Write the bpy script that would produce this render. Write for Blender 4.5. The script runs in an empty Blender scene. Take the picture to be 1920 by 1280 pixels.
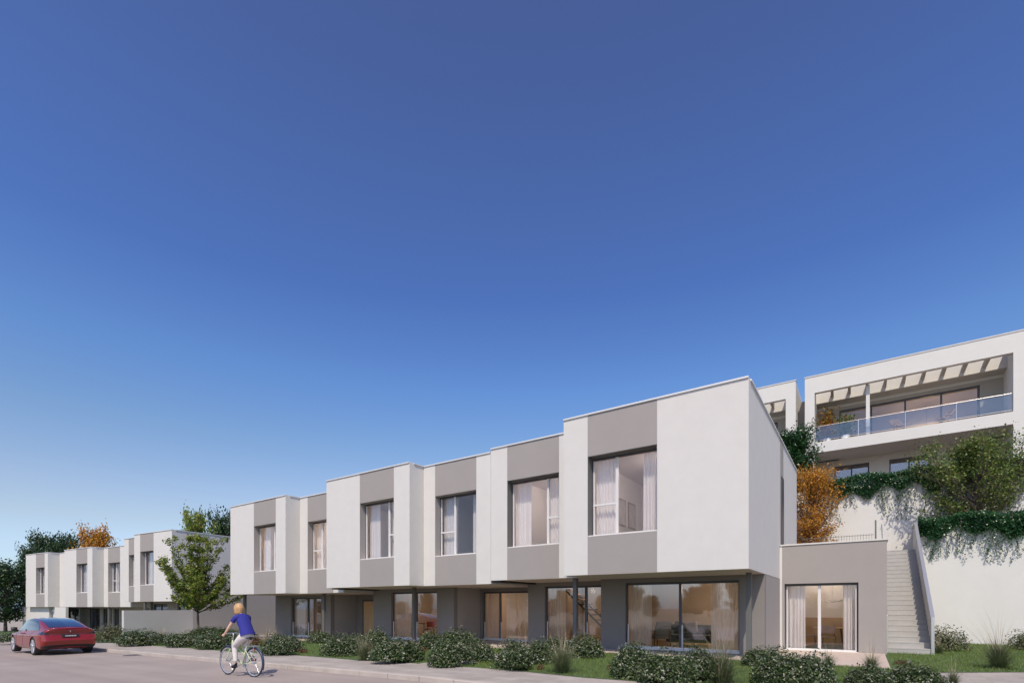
import bpy, math, random
import numpy as np
from mathutils import Vector, Matrix
random.seed(11)
RG = np.random.default_rng(11)
S = bpy.context.scene
R = math.radians

# ------------------------------------------------------------------ camera
EYE = 1.68
cam = bpy.data.cameras.new('camera'); co = bpy.data.objects.new('camera', cam)
S.collection.objects.link(co); S.camera = co
co.location = (0, 0, EYE); co.rotation_euler = (R(90), 0, 0)
cam.sensor_fit = 'HORIZONTAL'; cam.sensor_width = 36; cam.lens = 18.0
cam.shift_y = (1137 - 640) / 1920
cam.clip_start = 0.05; cam.clip_end = 4000

# ------------------------------------------------------------------ light
SUN = Vector((-0.206, -1.073, 1.45)).normalized()          # towards the sun
elev = math.asin(SUN.z); azim = math.atan2(SUN.x, SUN.y)
w = bpy.data.worlds.new('World'); S.world = w; w.use_nodes = True
nt = w.node_tree; bg = nt.nodes['Background']
sky = nt.nodes.new('ShaderNodeTexSky'); sky.sky_type = 'NISHITA'
sky.sun_disc = False; sky.sun_elevation = elev; sky.sun_rotation = azim % (2 * math.pi)
sky.altitude = 400; sky.air_density = 1.0; sky.dust_density = 1.5; sky.ozone_density = 3.2
hs = nt.nodes.new('ShaderNodeGamma'); hs.inputs['Gamma'].default_value = 1.32
nt.links.new(sky.outputs[0], hs.inputs['Color']); tn = nt.nodes.new('ShaderNodeMix'); tn.data_type = 'RGBA'; tn.blend_type = 'MULTIPLY'; tn.inputs[0].default_value = 1; wc_ = nt.nodes.new('ShaderNodeTexCoord'); sx = nt.nodes.new('ShaderNodeSeparateXYZ'); rp = nt.nodes.new('ShaderNodeValToRGB')
nt.links.new(wc_.outputs['Generated'], sx.inputs[0]); nt.links.new(sx.outputs[2], rp.inputs[0]); nt.links.new(rp.outputs[0], tn.inputs[7])
_st = [(0, (.80, 1.02, 1.55)), (.05, (1.05, 1.02, 1.15)), (.14, (1.37, 1.04, .86)), (.20, (1.40, 1.09, .92)), (.285, (1.26, 1.15, 1.02)), (.385, (1.08, 1.18, 1.24)), (.51, (.93, 1.01, 1.25)), (.61, (1.02, 1.03, 1.24)), (.76, (1.10, .97, 1.12))]
while len(rp.color_ramp.elements) < len(_st): rp.color_ramp.elements.new(.5)
for _e, (_p, _c) in zip(rp.color_ramp.elements, _st): _e.position = _p; _e.color = (*[q / 1.5 for q in _c], 1)
nt.links.new(hs.outputs[0], tn.inputs[6]); nt.links.new(tn.outputs[2], bg.inputs[0])
bg.inputs[1].default_value = 0.096 * 1.5
sl = bpy.data.lights.new('sun', 'SUN'); so = bpy.data.objects.new('sun', sl); S.collection.objects.link(so)
sl.energy = 4.05; sl.angle = R(0.5); sl.color = (1.0, 0.91, 0.75)
so.rotation_euler = SUN.to_track_quat('Z', 'Y').to_euler()
S.view_settings.view_transform = 'Standard'; S.view_settings.look = 'None'
S.view_settings.exposure = 0.0; S.view_settings.gamma = 1.0
S.render.engine = 'CYCLES'
S.cycles.transparent_max_bounces = 24; S.cycles.max_bounces = 10
S.render.resolution_x = 1024; S.render.resolution_y = 682

# ------------------------------------------------------------------ frames: u along the row (to the right, nearer), v into the plots
ANG_M = R(-34.63); ANG_L = R(-29.19)
def toW(a, u, v): return (u * math.cos(a) - v * math.sin(a), u * math.sin(a) + v * math.cos(a))
def toF(a, x, y): return (x * math.cos(a) + y * math.sin(a), -x * math.sin(a) + y * math.cos(a))
def gz(u):                                   # the street falls gently to the left
    return 0.015 * (max(-95, min(u, -8.0)) + 12.3)
def gzw(x, y): return gz(toF(ANG_M, x, y)[0])
GARD = 0.10
def ground_pt(px, py, dz=GARD):               # point of the ground seen at a place of the photograph
    a = (px - 960) / 960; z = 0.0
    for _ in range(12):
        D = (EYE - z) * 960 / (py - 1137); z = gzw(a * D, D) + dz
    return a * D, D, z

# ------------------------------------------------------------------ materials
def newmat(name):
    m = bpy.data.materials.new(name); m.use_nodes = True
    return m, m.node_tree, m.node_tree.nodes['Principled BSDF']
def mat(name, col, rough=0.7, metal=0.0, var=0.0, scale=2.0, bump=0.0, bscale=60, spec=0.5, coat=0.0, stretch=None, detail=6):
    m, t, p = newmat(name)
    p.inputs['Base Color'].default_value = (*col, 1); p.inputs['Roughness'].default_value = rough
    p.inputs['Metallic'].default_value = metal; p.inputs['Specular IOR Level'].default_value = spec
    p.inputs['Coat Weight'].default_value = coat; p.inputs['Coat Roughness'].default_value = 0.03
    tc = t.nodes.new('ShaderNodeTexCoord'); vec = tc.outputs['Object']
    if stretch:
        mp = t.nodes.new('ShaderNodeMapping'); mp.inputs['Scale'].default_value = stretch
        t.links.new(vec, mp.inputs[0]); vec = mp.outputs[0]
    if var > 0:
        n = t.nodes.new('ShaderNodeTexNoise'); n.inputs['Scale'].default_value = scale; n.inputs['Detail'].default_value = detail
        n.inputs['Roughness'].default_value = 0.65
        t.links.new(vec, n.inputs['Vector'])
        r = t.nodes.new('ShaderNodeValToRGB'); r.color_ramp.elements[0].position = 0.3; r.color_ramp.elements[1].position = 0.7
        r.color_ramp.elements[0].color = (*[c * (1 - var) for c in col], 1)
        r.color_ramp.elements[1].color = (*[min(1, c * (1 + var)) for c in col], 1)
        t.links.new(n.outputs['Fac'], r.inputs[0]); t.links.new(r.outputs[0], p.inputs['Base Color'])
    if bump > 0:
        n2 = t.nodes.new('ShaderNodeTexNoise'); n2.inputs['Scale'].default_value = bscale; n2.inputs['Detail'].default_value = 5
        t.links.new(vec, n2.inputs['Vector'])
        b = t.nodes.new('ShaderNodeBump'); b.inputs['Strength'].default_value = bump; b.inputs['Distance'].default_value = 0.02
        t.links.new(n2.outputs['Fac'], b.inputs['Height']); t.links.new(b.outputs[0], p.inputs['Normal'])
    return m
def glassmat(name, tint, base=0.10, col=(0.9, 0.93, 1.0)):
    m = bpy.data.materials.new(name); m.use_nodes = True; t = m.node_tree
    for n in list(t.nodes): t.nodes.remove(n)
    o = t.nodes.new('ShaderNodeOutputMaterial'); mx = t.nodes.new('ShaderNodeMixShader')
    tr = t.nodes.new('ShaderNodeBsdfTransparent'); tr.inputs[0].default_value = (*tint, 1)
    g = t.nodes.new('ShaderNodeBsdfGlossy'); g.inputs['Roughness'].default_value = 0.01; g.inputs[0].default_value = (*col, 1)
    lw = t.nodes.new('ShaderNodeLayerWeight'); lw.inputs[0].default_value = 0.5
    pw = t.nodes.new('ShaderNodeMath'); pw.operation = 'POWER'; pw.inputs[1].default_value = 3.0
    ma = t.nodes.new('ShaderNodeMath'); ma.operation = 'MULTIPLY_ADD'; ma.inputs[1].default_value = 0.8; ma.inputs[2].default_value = base
    t.links.new(lw.outputs['Facing'], pw.inputs[0]); t.links.new(pw.outputs[0], ma.inputs[0])
    t.links.new(ma.outputs[0], mx.inputs[0]); t.links.new(tr.outputs[0], mx.inputs[1]); t.links.new(g.outputs[0], mx.inputs[2])
    t.links.new(mx.outputs[0], o.inputs[0])
    return m
def leafmat(name, cols, rough=0.45, trans=0.25):
    m, t, p = newmat(name)
    ge = t.nodes.new('ShaderNodeNewGeometry'); r = t.nodes.new('ShaderNodeValToRGB')
    els = r.color_ramp.elements
    while len(els) < len(cols): els.new(0.5)
    for i, c in enumerate(cols):
        els[i].position = i / (len(cols) - 1); els[i].color = (*c, 1)
    t.links.new(ge.outputs['Random Per Island'], r.inputs[0]); t.links.new(r.outputs[0], p.inputs['Base Color'])
    p.inputs['Roughness'].default_value = rough; p.inputs['Specular IOR Level'].default_value = 0.35
    if trans:
        tl = t.nodes.new('ShaderNodeBsdfTranslucent'); mx = t.nodes.new('ShaderNodeMixShader'); mx.inputs[0].default_value = trans
        t.links.new(r.outputs[0], tl.inputs[0]); t.links.new(p.outputs[0], mx.inputs[1]); t.links.new(tl.outputs[0], mx.inputs[2])
        t.links.new(mx.outputs[0], t.nodes['Material Output'].inputs[0])
    return m
def curtainmat(name, col, alpha):
    m = bpy.data.materials.new(name); m.use_nodes = True; t = m.node_tree
    for n in list(t.nodes): t.nodes.remove(n)
    o = t.nodes.new('ShaderNodeOutputMaterial')
    d = t.nodes.new('ShaderNodeBsdfDiffuse'); d.inputs[0].default_value = (*col, 1)
    tl = t.nodes.new('ShaderNodeBsdfTranslucent'); tl.inputs[0].default_value = (*col, 1)
    a = t.nodes.new('ShaderNodeMixShader'); a.inputs[0].default_value = 0.35
    tr = t.nodes.new('ShaderNodeBsdfTransparent'); b = t.nodes.new('ShaderNodeMixShader'); b.inputs[0].default_value = alpha
    t.links.new(d.outputs[0], a.inputs[1]); t.links.new(tl.outputs[0], a.inputs[2])
    t.links.new(a.outputs[0], b.inputs[1]); t.links.new(tr.outputs[0], b.inputs[2]); t.links.new(b.outputs[0], o.inputs[0])
    return m

M = {}
M['white'] = mat('white_render', (0.578, 0.553, 0.516), 0.85, var=0.028, scale=2.2, bump=0.12, bscale=90)
M['white2'] = mat('cream_render', (0.605, 0.585, 0.54), 0.85, var=0.03, scale=1.2, bump=0.1, bscale=60)
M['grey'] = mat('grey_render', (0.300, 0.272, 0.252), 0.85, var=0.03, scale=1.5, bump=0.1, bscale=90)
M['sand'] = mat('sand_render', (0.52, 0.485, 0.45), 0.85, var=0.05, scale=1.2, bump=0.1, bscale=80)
M['grey_shaded'] = mat('shaded_grey_render', (0.205, 0.186, 0.172), 0.85, var=0.04, scale=1.5, bump=0.1, bscale=90)  # same grey render, with the shade under the overhang put into the colour
M['recess'] = mat('shaded_balcony_render', (0.36, 0.33, 0.29), 0.85, var=0.03)  # shade of the balcony recess and pergola beams put into the colour
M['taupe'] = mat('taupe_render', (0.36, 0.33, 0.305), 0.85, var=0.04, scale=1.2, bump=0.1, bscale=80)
M['soffit'] = mat('soffit_paint', (0.50, 0.43, 0.36), 0.8, var=0.02)
M['coping'] = mat('coping_metal', (0.62, 0.61, 0.60), 0.5, metal=0.15)
M['frame'] = mat('window_aluminium', (0.62, 0.60, 0.58), 0.5, metal=0.0, var=0.03)
M['darkframe'] = mat('dark_aluminium', (0.06, 0.062, 0.075), 0.4)
M['sill'] = mat('sill_stone', (0.66, 0.63, 0.60), 0.6)
M['post'] = mat('post_paint', (0.12, 0.117, 0.11), 0.6)
M['glass'] = glassmat('window_glass', (0.97, 0.97, 0.98), 0.045)
M['glassg'] = glassmat('door_glass', (0.96, 0.96, 0.97), 0.13)
M['rail_glass'] = glassmat('railing_glass', (0.78, 0.81, 0.86), 0.09)
M['room'] = mat('room_plaster', (0.80, 0.76, 0.74), 0.9)
M['roomw'] = mat('room_warm_plaster', (0.56, 0.45, 0.34), 0.9, var=0.03)
M['roomo'] = mat('room_ochre_panel', (0.55, 0.36, 0.19), 0.7, var=0.08, scale=1.0, stretch=(6, 6, .6))
M['floorw'] = mat('oak_floor', (0.45, 0.29, 0.17), 0.4, var=0.15, scale=1.5, stretch=(1, 8, 1))
M['curt'] = curtainmat('white_curtain', (0.93, 0.89, 0.86), 0.15)
M['curtb'] = curtainmat('beige_curtain', (0.86, 0.76, 0.64), 0.12)
M['wood'] = mat('door_oak', (0.55, 0.36, 0.19), 0.5, var=0.18, scale=3, stretch=(14, 14, .8))
M['dwood'] = mat('walnut', (0.16, 0.075, 0.035), 0.4, var=0.2, scale=4)
M['teak'] = mat('teak', (0.42, 0.28, 0.20), 0.6, var=0.15, scale=5)
M['fabd'] = mat('charcoal_fabric', (0.055, 0.05, 0.05), 0.9, bump=0.4, bscale=120)
M['fabg'] = mat('grey_green_fabric', (0.16, 0.15, 0.12), 0.9, bump=0.3, bscale=120)
M['fabm'] = mat('cushion_grey_fabric', (0.24, 0.22, 0.21), 0.9)
M['fabc'] = mat('cream_canvas', (0.6, 0.55, 0.5), 0.9)
M['metal'] = mat('brushed_steel', (0.62, 0.61, 0.60), 0.35, metal=0.7)
M['concrete'] = mat('stair_concrete', (0.38, 0.365, 0.34), 0.85, var=0.06, scale=3, bump=0.15)
M['paving'] = mat('terrace_paving', (0.46, 0.37, 0.31), 0.85, var=0.14, scale=5, stretch=(.6, 3, 1), bump=0.2)
M['soil'] = mat('soil', (0.10, 0.07, 0.05), 0.95, var=0.3, scale=6, bump=0.5, bscale=30)
M['pot'] = mat('white_pot', (0.7, 0.69, 0.67), 0.5)
M['black'] = mat('black_paint', (0.02, 0.02, 0.022), 0.5)
M['bark'] = mat('bark', (0.13, 0.10, 0.08), 0.9, var=0.3, scale=12, stretch=(1, 1, .2), bump=0.6, bscale=30)
M['paper'] = mat('picture_paper', (0.62, 0.58, 0.55), 0.7, var=0.15, scale=3)

# ------------------------------------------------------------------ mesh builder
class MB:
    def __init__(s): s.v = []; s.f = []; s.smooth = False
    def add(s, vs, fs):
        o = len(s.v); s.v += [tuple(p) for p in vs]; s.f += [tuple(i + o for i in f) for f in fs]; return s
    def box(s, x0, x1, y0, y1, z0, z1):
        if x0 > x1: x0, x1 = x1, x0
        if y0 > y1: y0, y1 = y1, y0
        if z0 > z1: z0, z1 = z1, z0
        return s.add([(x0, y0, z0), (x1, y0, z0), (x1, y1, z0), (x0, y1, z0), (x0, y0, z1), (x1, y0, z1), (x1, y1, z1), (x0, y1, z1)],
                     [(0, 3, 2, 1), (4, 5, 6, 7), (0, 1, 5, 4), (1, 2, 6, 5), (2, 3, 7, 6), (3, 0, 4, 7)])
    def tube(s, pts, rad, n=8, cap=True):
        pts = [Vector(p) for p in pts]
        if not isinstance(rad, (list, tuple)): rad = [rad] * len(pts)
        rings = []; prev = None
        for i, p in enumerate(pts):
            d = (pts[min(i + 1, len(pts) - 1)] - pts[max(i - 1, 0)])
            if d.length < 1e-9: d = Vector((0, 0, 1))
            d.normalize()
            if prev is None:
                a = Vector((0, 0, 1)) if abs(d.z) < 0.9 else Vector((1, 0, 0))
                x = d.cross(a).normalized()
            else:
                x = (prev - d * prev.dot(d))
                x = x.normalized() if x.length > 1e-6 else d.orthogonal().normalized()
            prev = x; y = d.cross(x)
            rings.append([p + (x * math.cos(2 * math.pi * k / n) + y * math.sin(2 * math.pi * k / n)) * rad[i] for k in range(n)])
        vs = [q for r in rings for q in r]; fs = []
        for i in range(len(pts) - 1):
            for k in range(n):
                k2 = (k + 1) % n; fs.append((i * n + k, i * n + k2, (i + 1) * n + k2, (i + 1) * n + k))
        if cap: fs.append(tuple(range(n - 1, -1, -1))); fs.append(tuple((len(pts) - 1) * n + k for k in range(n)))
        return s.add(vs, fs)
    def bar(s, a, b, w=0.05, h=0.05):
        return s.tube([a, b], [w * .7071] * 2, 4)
    def lathe(s, c, prof, n=20, axis='z', cap=True):
        vs = []; fs = []
        for (r, h) in prof:
            for k in range(n):
                a = 2 * math.pi * k / n; p = (r * math.cos(a), r * math.sin(a), h)
                if axis == 'y': p = (p[0], p[2], p[1])
                vs.append((c[0] + p[0], c[1] + p[1], c[2] + p[2]))
        for i in range(len(prof) - 1):
            for k in range(n):
                k2 = (k + 1) % n; fs.append((i * n + k, i * n + k2, (i + 1) * n + k2, (i + 1) * n + k))
        if cap: fs.append(tuple(range(n - 1, -1, -1))); fs.append(tuple((len(prof) - 1) * n + k for k in range(n)))
        return s.add(vs, fs)
    def build(s, name, m, parent=None, bevel=0.0, smooth=False, org=(0, 0, 0)):
        me = bpy.data.meshes.new(name)
        me.from_pydata([(p[0] - org[0], p[1] - org[1], p[2] - org[2]) for p in s.v], [], s.f); me.update()
        if smooth: me.polygons.foreach_set('use_smooth', [True] * len(me.polygons))
        o = bpy.data.objects.new(name, me); S.collection.objects.link(o)
        if m: me.materials.append(m)
        if parent: o.parent = parent
        if bevel:
            b = o.modifiers.new('bevel', 'BEVEL'); b.width = bevel; b.segments = 2; b.limit_method = 'ANGLE'
        return o
def tag(o, label=None, cat=None, group=None, kind=None):
    if label: o['label'] = label
    if cat: o['category'] = cat
    if group: o['group'] = group
    if kind: o['kind'] = kind
    return o
class Thing:                                   # an Empty at (u, v, z) of a frame; parts are given in frame coordinates
    def __init__(s, name, label, cat, ang, u, v, z, group=None):
        s.e = bpy.data.objects.new(name, None); S.collection.objects.link(s.e); s.e.empty_display_size = 0.3
        x, y = toW(ang, u, v); s.e.location = (x, y, z); s.e.rotation_euler = (0, 0, ang)
        s.org = (u, v, z); tag(s.e, label, cat, group)
    def part(s, name, mb, m, parent=None, **k):
        return mb.build(name, m, parent or s.e, org=s.org, **k)
def empty(name, loc, rz, label, cat, group=None):
    e = bpy.data.objects.new(name, None); S.collection.objects.link(e); e.location = loc; e.rotation_euler = (0, 0, rz); e.empty_display_size = .3
    return tag(e, label, cat, group)
def copy_tree(o, parent=None, keep=('category', 'group')):
    c = o.copy(); S.collection.objects.link(c)
    if parent is not None: c.parent = parent
    for ch in [x for x in o.children]: copy_tree(ch, c)
    return c
def quads_mesh(name, V, m, smooth=False):       # V: (n,4,3)
    n = len(V); me = bpy.data.meshes.new(name)
    me.vertices.add(n * 4); me.vertices.foreach_set('co', V.reshape(-1).astype(np.float32))
    me.loops.add(n * 4); me.loops.foreach_set('vertex_index', np.arange(n * 4, dtype=np.int32))
    me.polygons.add(n); me.polygons.foreach_set('loop_start', np.arange(0, n * 4, 4, dtype=np.int32))
    me.polygons.foreach_set('loop_total', np.full(n, 4, dtype=np.int32))
    me.update(calc_edges=True); me.validate()
    if m: me.materials.append(m)
    return me
def leaves(P, size, asp=0.55, up=0.35, rg=RG, outward=None):
    n = len(P); N = rg.normal(size=(n, 3)); N[:, 2] = np.abs(N[:, 2]) + up
    if outward is not None: N += outward
    N /= np.linalg.norm(N, axis=1)[:, None]
    A = rg.normal(size=(n, 3)); T = np.cross(N, A); T /= np.linalg.norm(T, axis=1)[:, None]; B = np.cross(N, T)
    s = (size * rg.uniform(.65, 1.3, n))[:, None]
    V = np.empty((n, 4, 3)); V[:, 0] = P - T * s * .5; V[:, 2] = P + T * s * .5
    V[:, 1] = P + B * s * asp * .5 + N * s * .08; V[:, 3] = P - B * s * asp * .5 + N * s * .08
    return V
def link(name, me, parent=None, loc=(0, 0, 0)):
    o = bpy.data.objects.new(name, me); S.collection.objects.link(o); o.parent = parent; o.location = loc
    return o

# ================================================================== GROUND
def strip(name, pts, dz, m, kind='structure'):      # pts: rows of (x,y) world; grid following the ground
    rows = len(pts); cols = len(pts[0]); vs = []; fs = []
    for r in pts:
        for (x, y) in r: vs.append((x, y, gzw(x, y) + dz))
    for i in range(rows - 1):
        for j in range(cols - 1): fs.append((i * cols + j, i * cols + j + 1, (i + 1) * cols + j + 1, (i + 1) * cols + j))
    o = MB().add(vs, fs).build(name, m); return tag(o, kind=kind)
us = [-600, -300, -160, -95, -80, -60, -40, -25, -15, -8, -2, 5, 15, 40, 120, 400]
def band(v0, v1, n=2, uu=us):
    return [[toW(ANG_M, u, v0 + (v1 - v0) * k / n) for u in uu] for k in range(n + 1)]
m_ground = mat('earth_ground', (0.17, 0.15, 0.10), 0.95, var=0.35, scale=0.15, bump=0.3, bscale=4)
strip('ground', band(-700, 900, 8), -0.06, m_ground)

# road: pale worn concrete-asphalt with long tyre streaks and fine grain
def roadmat():
    m, t, p = newmat('road_surface'); tc = t.nodes.new('ShaderNodeTexCoord')
    mp = t.nodes.new('ShaderNodeMapping'); mp.inputs['Rotation'].default_value = (0, 0, -ANG_M); mp.inputs['Scale'].default_value = (1, 1, 1)
    t.links.new(tc.outputs['Object'], mp.inputs[0])
    m2 = t.nodes.new('ShaderNodeMapping'); m2.inputs['Scale'].default_value = (0.10, 1.6, 1); t.links.new(mp.outputs[0], m2.inputs[0])
    n1 = t.nodes.new('ShaderNodeTexNoise'); n1.inputs['Scale'].default_value = 1.0; n1.inputs['Detail'].default_value = 8; t.links.new(m2.outputs[0], n1.inputs[0])
    n2 = t.nodes.new('ShaderNodeTexNoise'); n2.inputs['Scale'].default_value = 0.6; n2.inputs['Detail'].default_value = 6; t.links.new(mp.outputs[0], n2.inputs[0])
    n3 = t.nodes.new('ShaderNodeTexNoise'); n3.inputs['Scale'].default_value = 45; n3.inputs['Detail'].default_value = 3; t.links.new(mp.outputs[0], n3.inputs[0])
    a = t.nodes.new('ShaderNodeMath'); a.operation = 'ADD'; t.links.new(n1.outputs[0], a.inputs[0]); t.links.new(n2.outputs[0], a.inputs[1])
    b = t.nodes.new('ShaderNodeMath'); b.operation = 'MULTIPLY_ADD'; b.inputs[1].default_value = 0.35; t.links.new(n3.outputs[0], b.inputs[0]); t.links.new(a.outputs[0], b.inputs[2])
    r = t.nodes.new('ShaderNodeValToRGB'); e = r.color_ramp.elements
    r.color_ramp.interpolation = 'LINEAR'
    e[0].position = 0.40; e[1].position = 0.80
    e[0].color = (0.245, 0.200, 0.178, 1); e[1].color = (0.34, 0.285, 0.25, 1)
    h = t.nodes.new('ShaderNodeMath'); h.operation = 'MULTIPLY'; h.inputs[1].default_value = 0.5
    t.links.new(b.outputs[0], h.inputs[0]); t.links.new(h.outputs[0], r.inputs[0]); t.links.new(r.outputs[0], p.inputs['Base Color'])
    bp = t.nodes.new('ShaderNodeBump'); bp.inputs['Strength'].default_value = 0.25; bp.inputs['Distance'].default_value = 0.01
    t.links.new(n3.outputs[0], bp.inputs['Height']); t.links.new(bp.outputs[0], p.inputs['Normal'])
    p.inputs['Roughness'].default_value = 0.8
    return m
strip('road', band(-9, 8.02, 2, [-160, -95, -80, -60, -40, -25, -15, -8, -2, 5, 15, 40, 120]), 0.0, roadmat())
# pavement with slab joints
def slabmat(name, col, w=0.6, h=0.3, var=.10):
    m, t, p = newmat(name); tc = t.nodes.new('ShaderNodeTexCoord')
    mp = t.nodes.new('ShaderNodeMapping'); mp.inputs['Rotation'].default_value = (0, 0, -ANG_M); t.links.new(tc.outputs['Object'], mp.inputs[0])
    b = t.nodes.new('ShaderNodeTexBrick'); b.inputs['Scale'].default_value = 1.0; b.inputs['Brick Width'].default_value = w
    b.inputs['Row Height'].default_value = h; b.inputs['Mortar Size'].default_value = 0.006; b.inputs['Mortar Smooth'].default_value = 0.3
    b.inputs['Color1'].default_value = (*[c * (1 - var) for c in col], 1); b.inputs['Color2'].default_value = (*[c * (1 + var) for c in col], 1)
    b.inputs['Mortar'].default_value = (*[c * .6 for c in col], 1)
    t.links.new(mp.outputs[0], b.inputs['Vector'])
    n = t.nodes.new('ShaderNodeTexNoise'); n.inputs['Scale'].default_value = 1.3; n.inputs['Detail'].default_value = 8; t.links.new(mp.outputs[0], n.inputs[0])
    r = t.nodes.new('ShaderNodeMapRange'); r.inputs[1].default_value = .3; r.inputs[2].default_value = .7; r.inputs[3].default_value = .86; r.inputs[4].default_value = 1.1
    t.links.new(n.outputs[0], r.inputs[0])
    mx = t.nodes.new('ShaderNodeMix'); mx.data_type = 'RGBA'; mx.blend_type = 'MULTIPLY'; mx.inputs[0].default_value = 1
    t.links.new(b.outputs[0], mx.inputs[6]); t.links.new(r.outputs[0], mx.inputs[7]); t.links.new(mx.outputs[2], p.inputs['Base Color'])
    p.inputs['Roughness'].default_value = 0.85
    return m
M['slab'] = slabmat('pavement_slabs', (0.33, 0.292, 0.258))
strip('pavement', band(8.18, 19.0, 3, [-160, -95, -80, -60, -40, -25, -15, -8, -2, 5, 15, 40, 120]), 0.10, M['slab'])
# kerb stones: one long run, joints modelled as gaps
kb = MB(); u = -100.0
while u < 30:
    for (a0, a1) in ((u, u + 0.985),):
        p = [toW(ANG_M, a0, 8.02), toW(ANG_M, a1, 8.02), toW(ANG_M, a1, 8.18), toW(ANG_M, a0, 8.18)]
        z = [gz(a0), gz(a1), gz(a1), gz(a0)]
        vs = [(p[i][0], p[i][1], z[i] - 0.1) for i in range(4)] + [(p[i][0], p[i][1], z[i] + 0.112) for i in range(4)]
        kb.add(vs, [(4, 5, 6, 7), (0, 1, 5, 4), (1, 2, 6, 5), (2, 3, 7, 6), (3, 0, 4, 7)])
    u += 1.0
M['kerb'] = mat('kerb_stone', (0.40, 0.35, 0.305), 0.85, var=0.16, scale=1.2, bump=0.2)
tag(kb.build('kerb', M['kerb'], bevel=0.015), kind='structure')
# drain cover seen in the road
dx, dy, dz_ = ground_pt(252, 1227.5, 0)
dr = MB().lathe((0, 0, 0), [(0.36, 0), (0.36, 0.006), (0.30, 0.012), (0.02, 0.012)], 24)
for k in range(5): dr.box(-.22, .22, -.2 + k * .1 - .012, -.2 + k * .1 + .012, .012, .018)
o = dr.build('manhole_cover', mat('cast_iron', (0.10, 0.085, 0.08), 0.6)); o.location = (dx, dy, dz_ + 0.003)
tag(o, 'round dark iron manhole cover in the road beside the kerb', 'manhole cover')

# garden lawn between pavement and houses (front edge at v = 10, bending away on the right)
edge = [toW(ANG_M, u, 10.0 + 0.12 * math.sin(u * 1.7)) for u in [-75, -60, -50, -42, -36, -32, -28.5, -25, -22, -19.5, -17, -14.5, -12.2, -10.6, -9, -7, -5, -3.2]]
edge += [(5.6, 9.7), (7.4, 10.6), (8.7, 11.35), (9.9, 11.78), (11.5, 11.86), (14, 11.9), (20, 11.95), (30, 12.0)]
back = []
for i, (x, y) in enumerate(edge):
    u_, v_ = toF(ANG_M, x, y)
    ub = u_ if i < 18 else u_ + 0.6 * (i - 18)
    back.append(toW(ANG_M, ub, 27.9 if (i >= 18) else 16.2))
M['lawn'] = mat('lawn_ground', (0.055, 0.095, 0.022), 0.95, var=0.35, scale=7, bump=0.6, bscale=60)
rows = []
for k in range(7):
    f = k / 6; rows.append([(e[0] * (1 - f) + b[0] * f, e[1] * (1 - f) + b[1] * f) for e, b in zip(edge, back)])
lawn = strip('lawn', rows, 0.108, M['lawn'])
def lawn_front(x, y):        # inside the planted strip?
    u_, v_ = toF(ANG_M, x, y)
    if u_ < -3.2: return 10.0 + 0.12 * math.sin(u_ * 1.7) < v_ < 15.6
    for (a, b) in zip(edge[17:], edge[18:]):
        if min(a[0], b[0]) <= x <= max(a[0], b[0]):
            f = (x - a[0]) / (b[0] - a[0] + 1e-9); return y > a[1] + f * (b[1] - a[1]) + 0.03
    return False
# walking paths that cut the strip, paved terrace along the houses
ter = MB()
def pave(u0, u1, v0, v1, dz, mb):
    n = max(1, int((u1 - u0) / 2)); 
    for k in range(n):
        a, b = u0 + (u1 - u0) * k / n, u0 + (u1 - u0) * (k + 1) / n
        P = [toW(ANG_M, a, v0), toW(ANG_M, b, v0), toW(ANG_M, b, v1), toW(ANG_M, a, v1)]
        Z = [gz(a), gz(b), gz(b), gz(a)]
        mb.add([(P[i][0], P[i][1], Z[i] + dz) for i in range(4)] + [(P[i][0], P[i][1], Z[i] - .02) for i in range(4)], [(0, 1, 2, 3), (4, 5, 1, 0), (5, 6, 2, 1), (7, 4, 0, 3)])
PATHS = [(-9.9, -8.7), (-22.6, -21.5), (-33, -31.8)]
pave(-31, 0.5, 15.6, 20.2, 0.130, ter)
tag(ter.build('terrace', M['paving']), kind='structure')
pp = MB()
for (a, b) in PATHS[:1]: pave(a, b, 9.95, 15.59, 0.121, pp)
tag(pp.build('path', M['slab']), kind='structure')
def on_path(x, y):
    u_, v_ = toF(ANG_M, x, y)
    return v_ > 15.5 and u_ < 0.6 or any(a < u_ < b for a, b in PATHS[:1])
# grass blades of the lawn: one uncountable mass
M['grass'] = leafmat('grass_blades', [(0.08, 0.13, 0.02), (0.13, 0.20, 0.035), (0.18, 0.24, 0.05), (0.21, 0.21, 0.06)], 0.6, 0.3)
cand = []
def scatter(n, ulo, uhi, vlo, vhi):
    uu = RG.uniform(ulo, uhi, n); vv = RG.uniform(vlo, vhi, n)
    for a, b in zip(uu, vv):
        x, y = toW(ANG_M, a, b)
        if lawn_front(x, y) and not on_path(x, y): cand.append((x, y, gz(a) + 0.105))
scatter(26000, -12, 4, 10, 15.6); scatter(16000, -32, -12, 10, 15.6)
scatter(48000, .6, 13, 13.5, 27.8)
C_ = np.array(cand); n = len(C_)
hgt = RG.uniform(.04, .085, n); ang = RG.uniform(0, 2 * math.pi, n); wd = 0.006
lean = RG.normal(0, .02, (n, 2))
GV = np.empty((n, 4, 3))
dxw = np.stack([np.cos(ang) * wd, np.sin(ang) * wd, np.zeros(n)], 1)
tip = np.stack([lean[:, 0], lean[:, 1], hgt], 1)
GV[:, 0] = C_ - dxw; GV[:, 1] = C_ + dxw; GV[:, 2] = C_ + tip + dxw * .15; GV[:, 3] = C_ + tip - dxw * .15
tag(link('grass', quads_mesh('grass', GV, M['grass'])), 'short green mown grass between the shrubs and beside the stairs', 'grass', kind='stuff')

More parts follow.
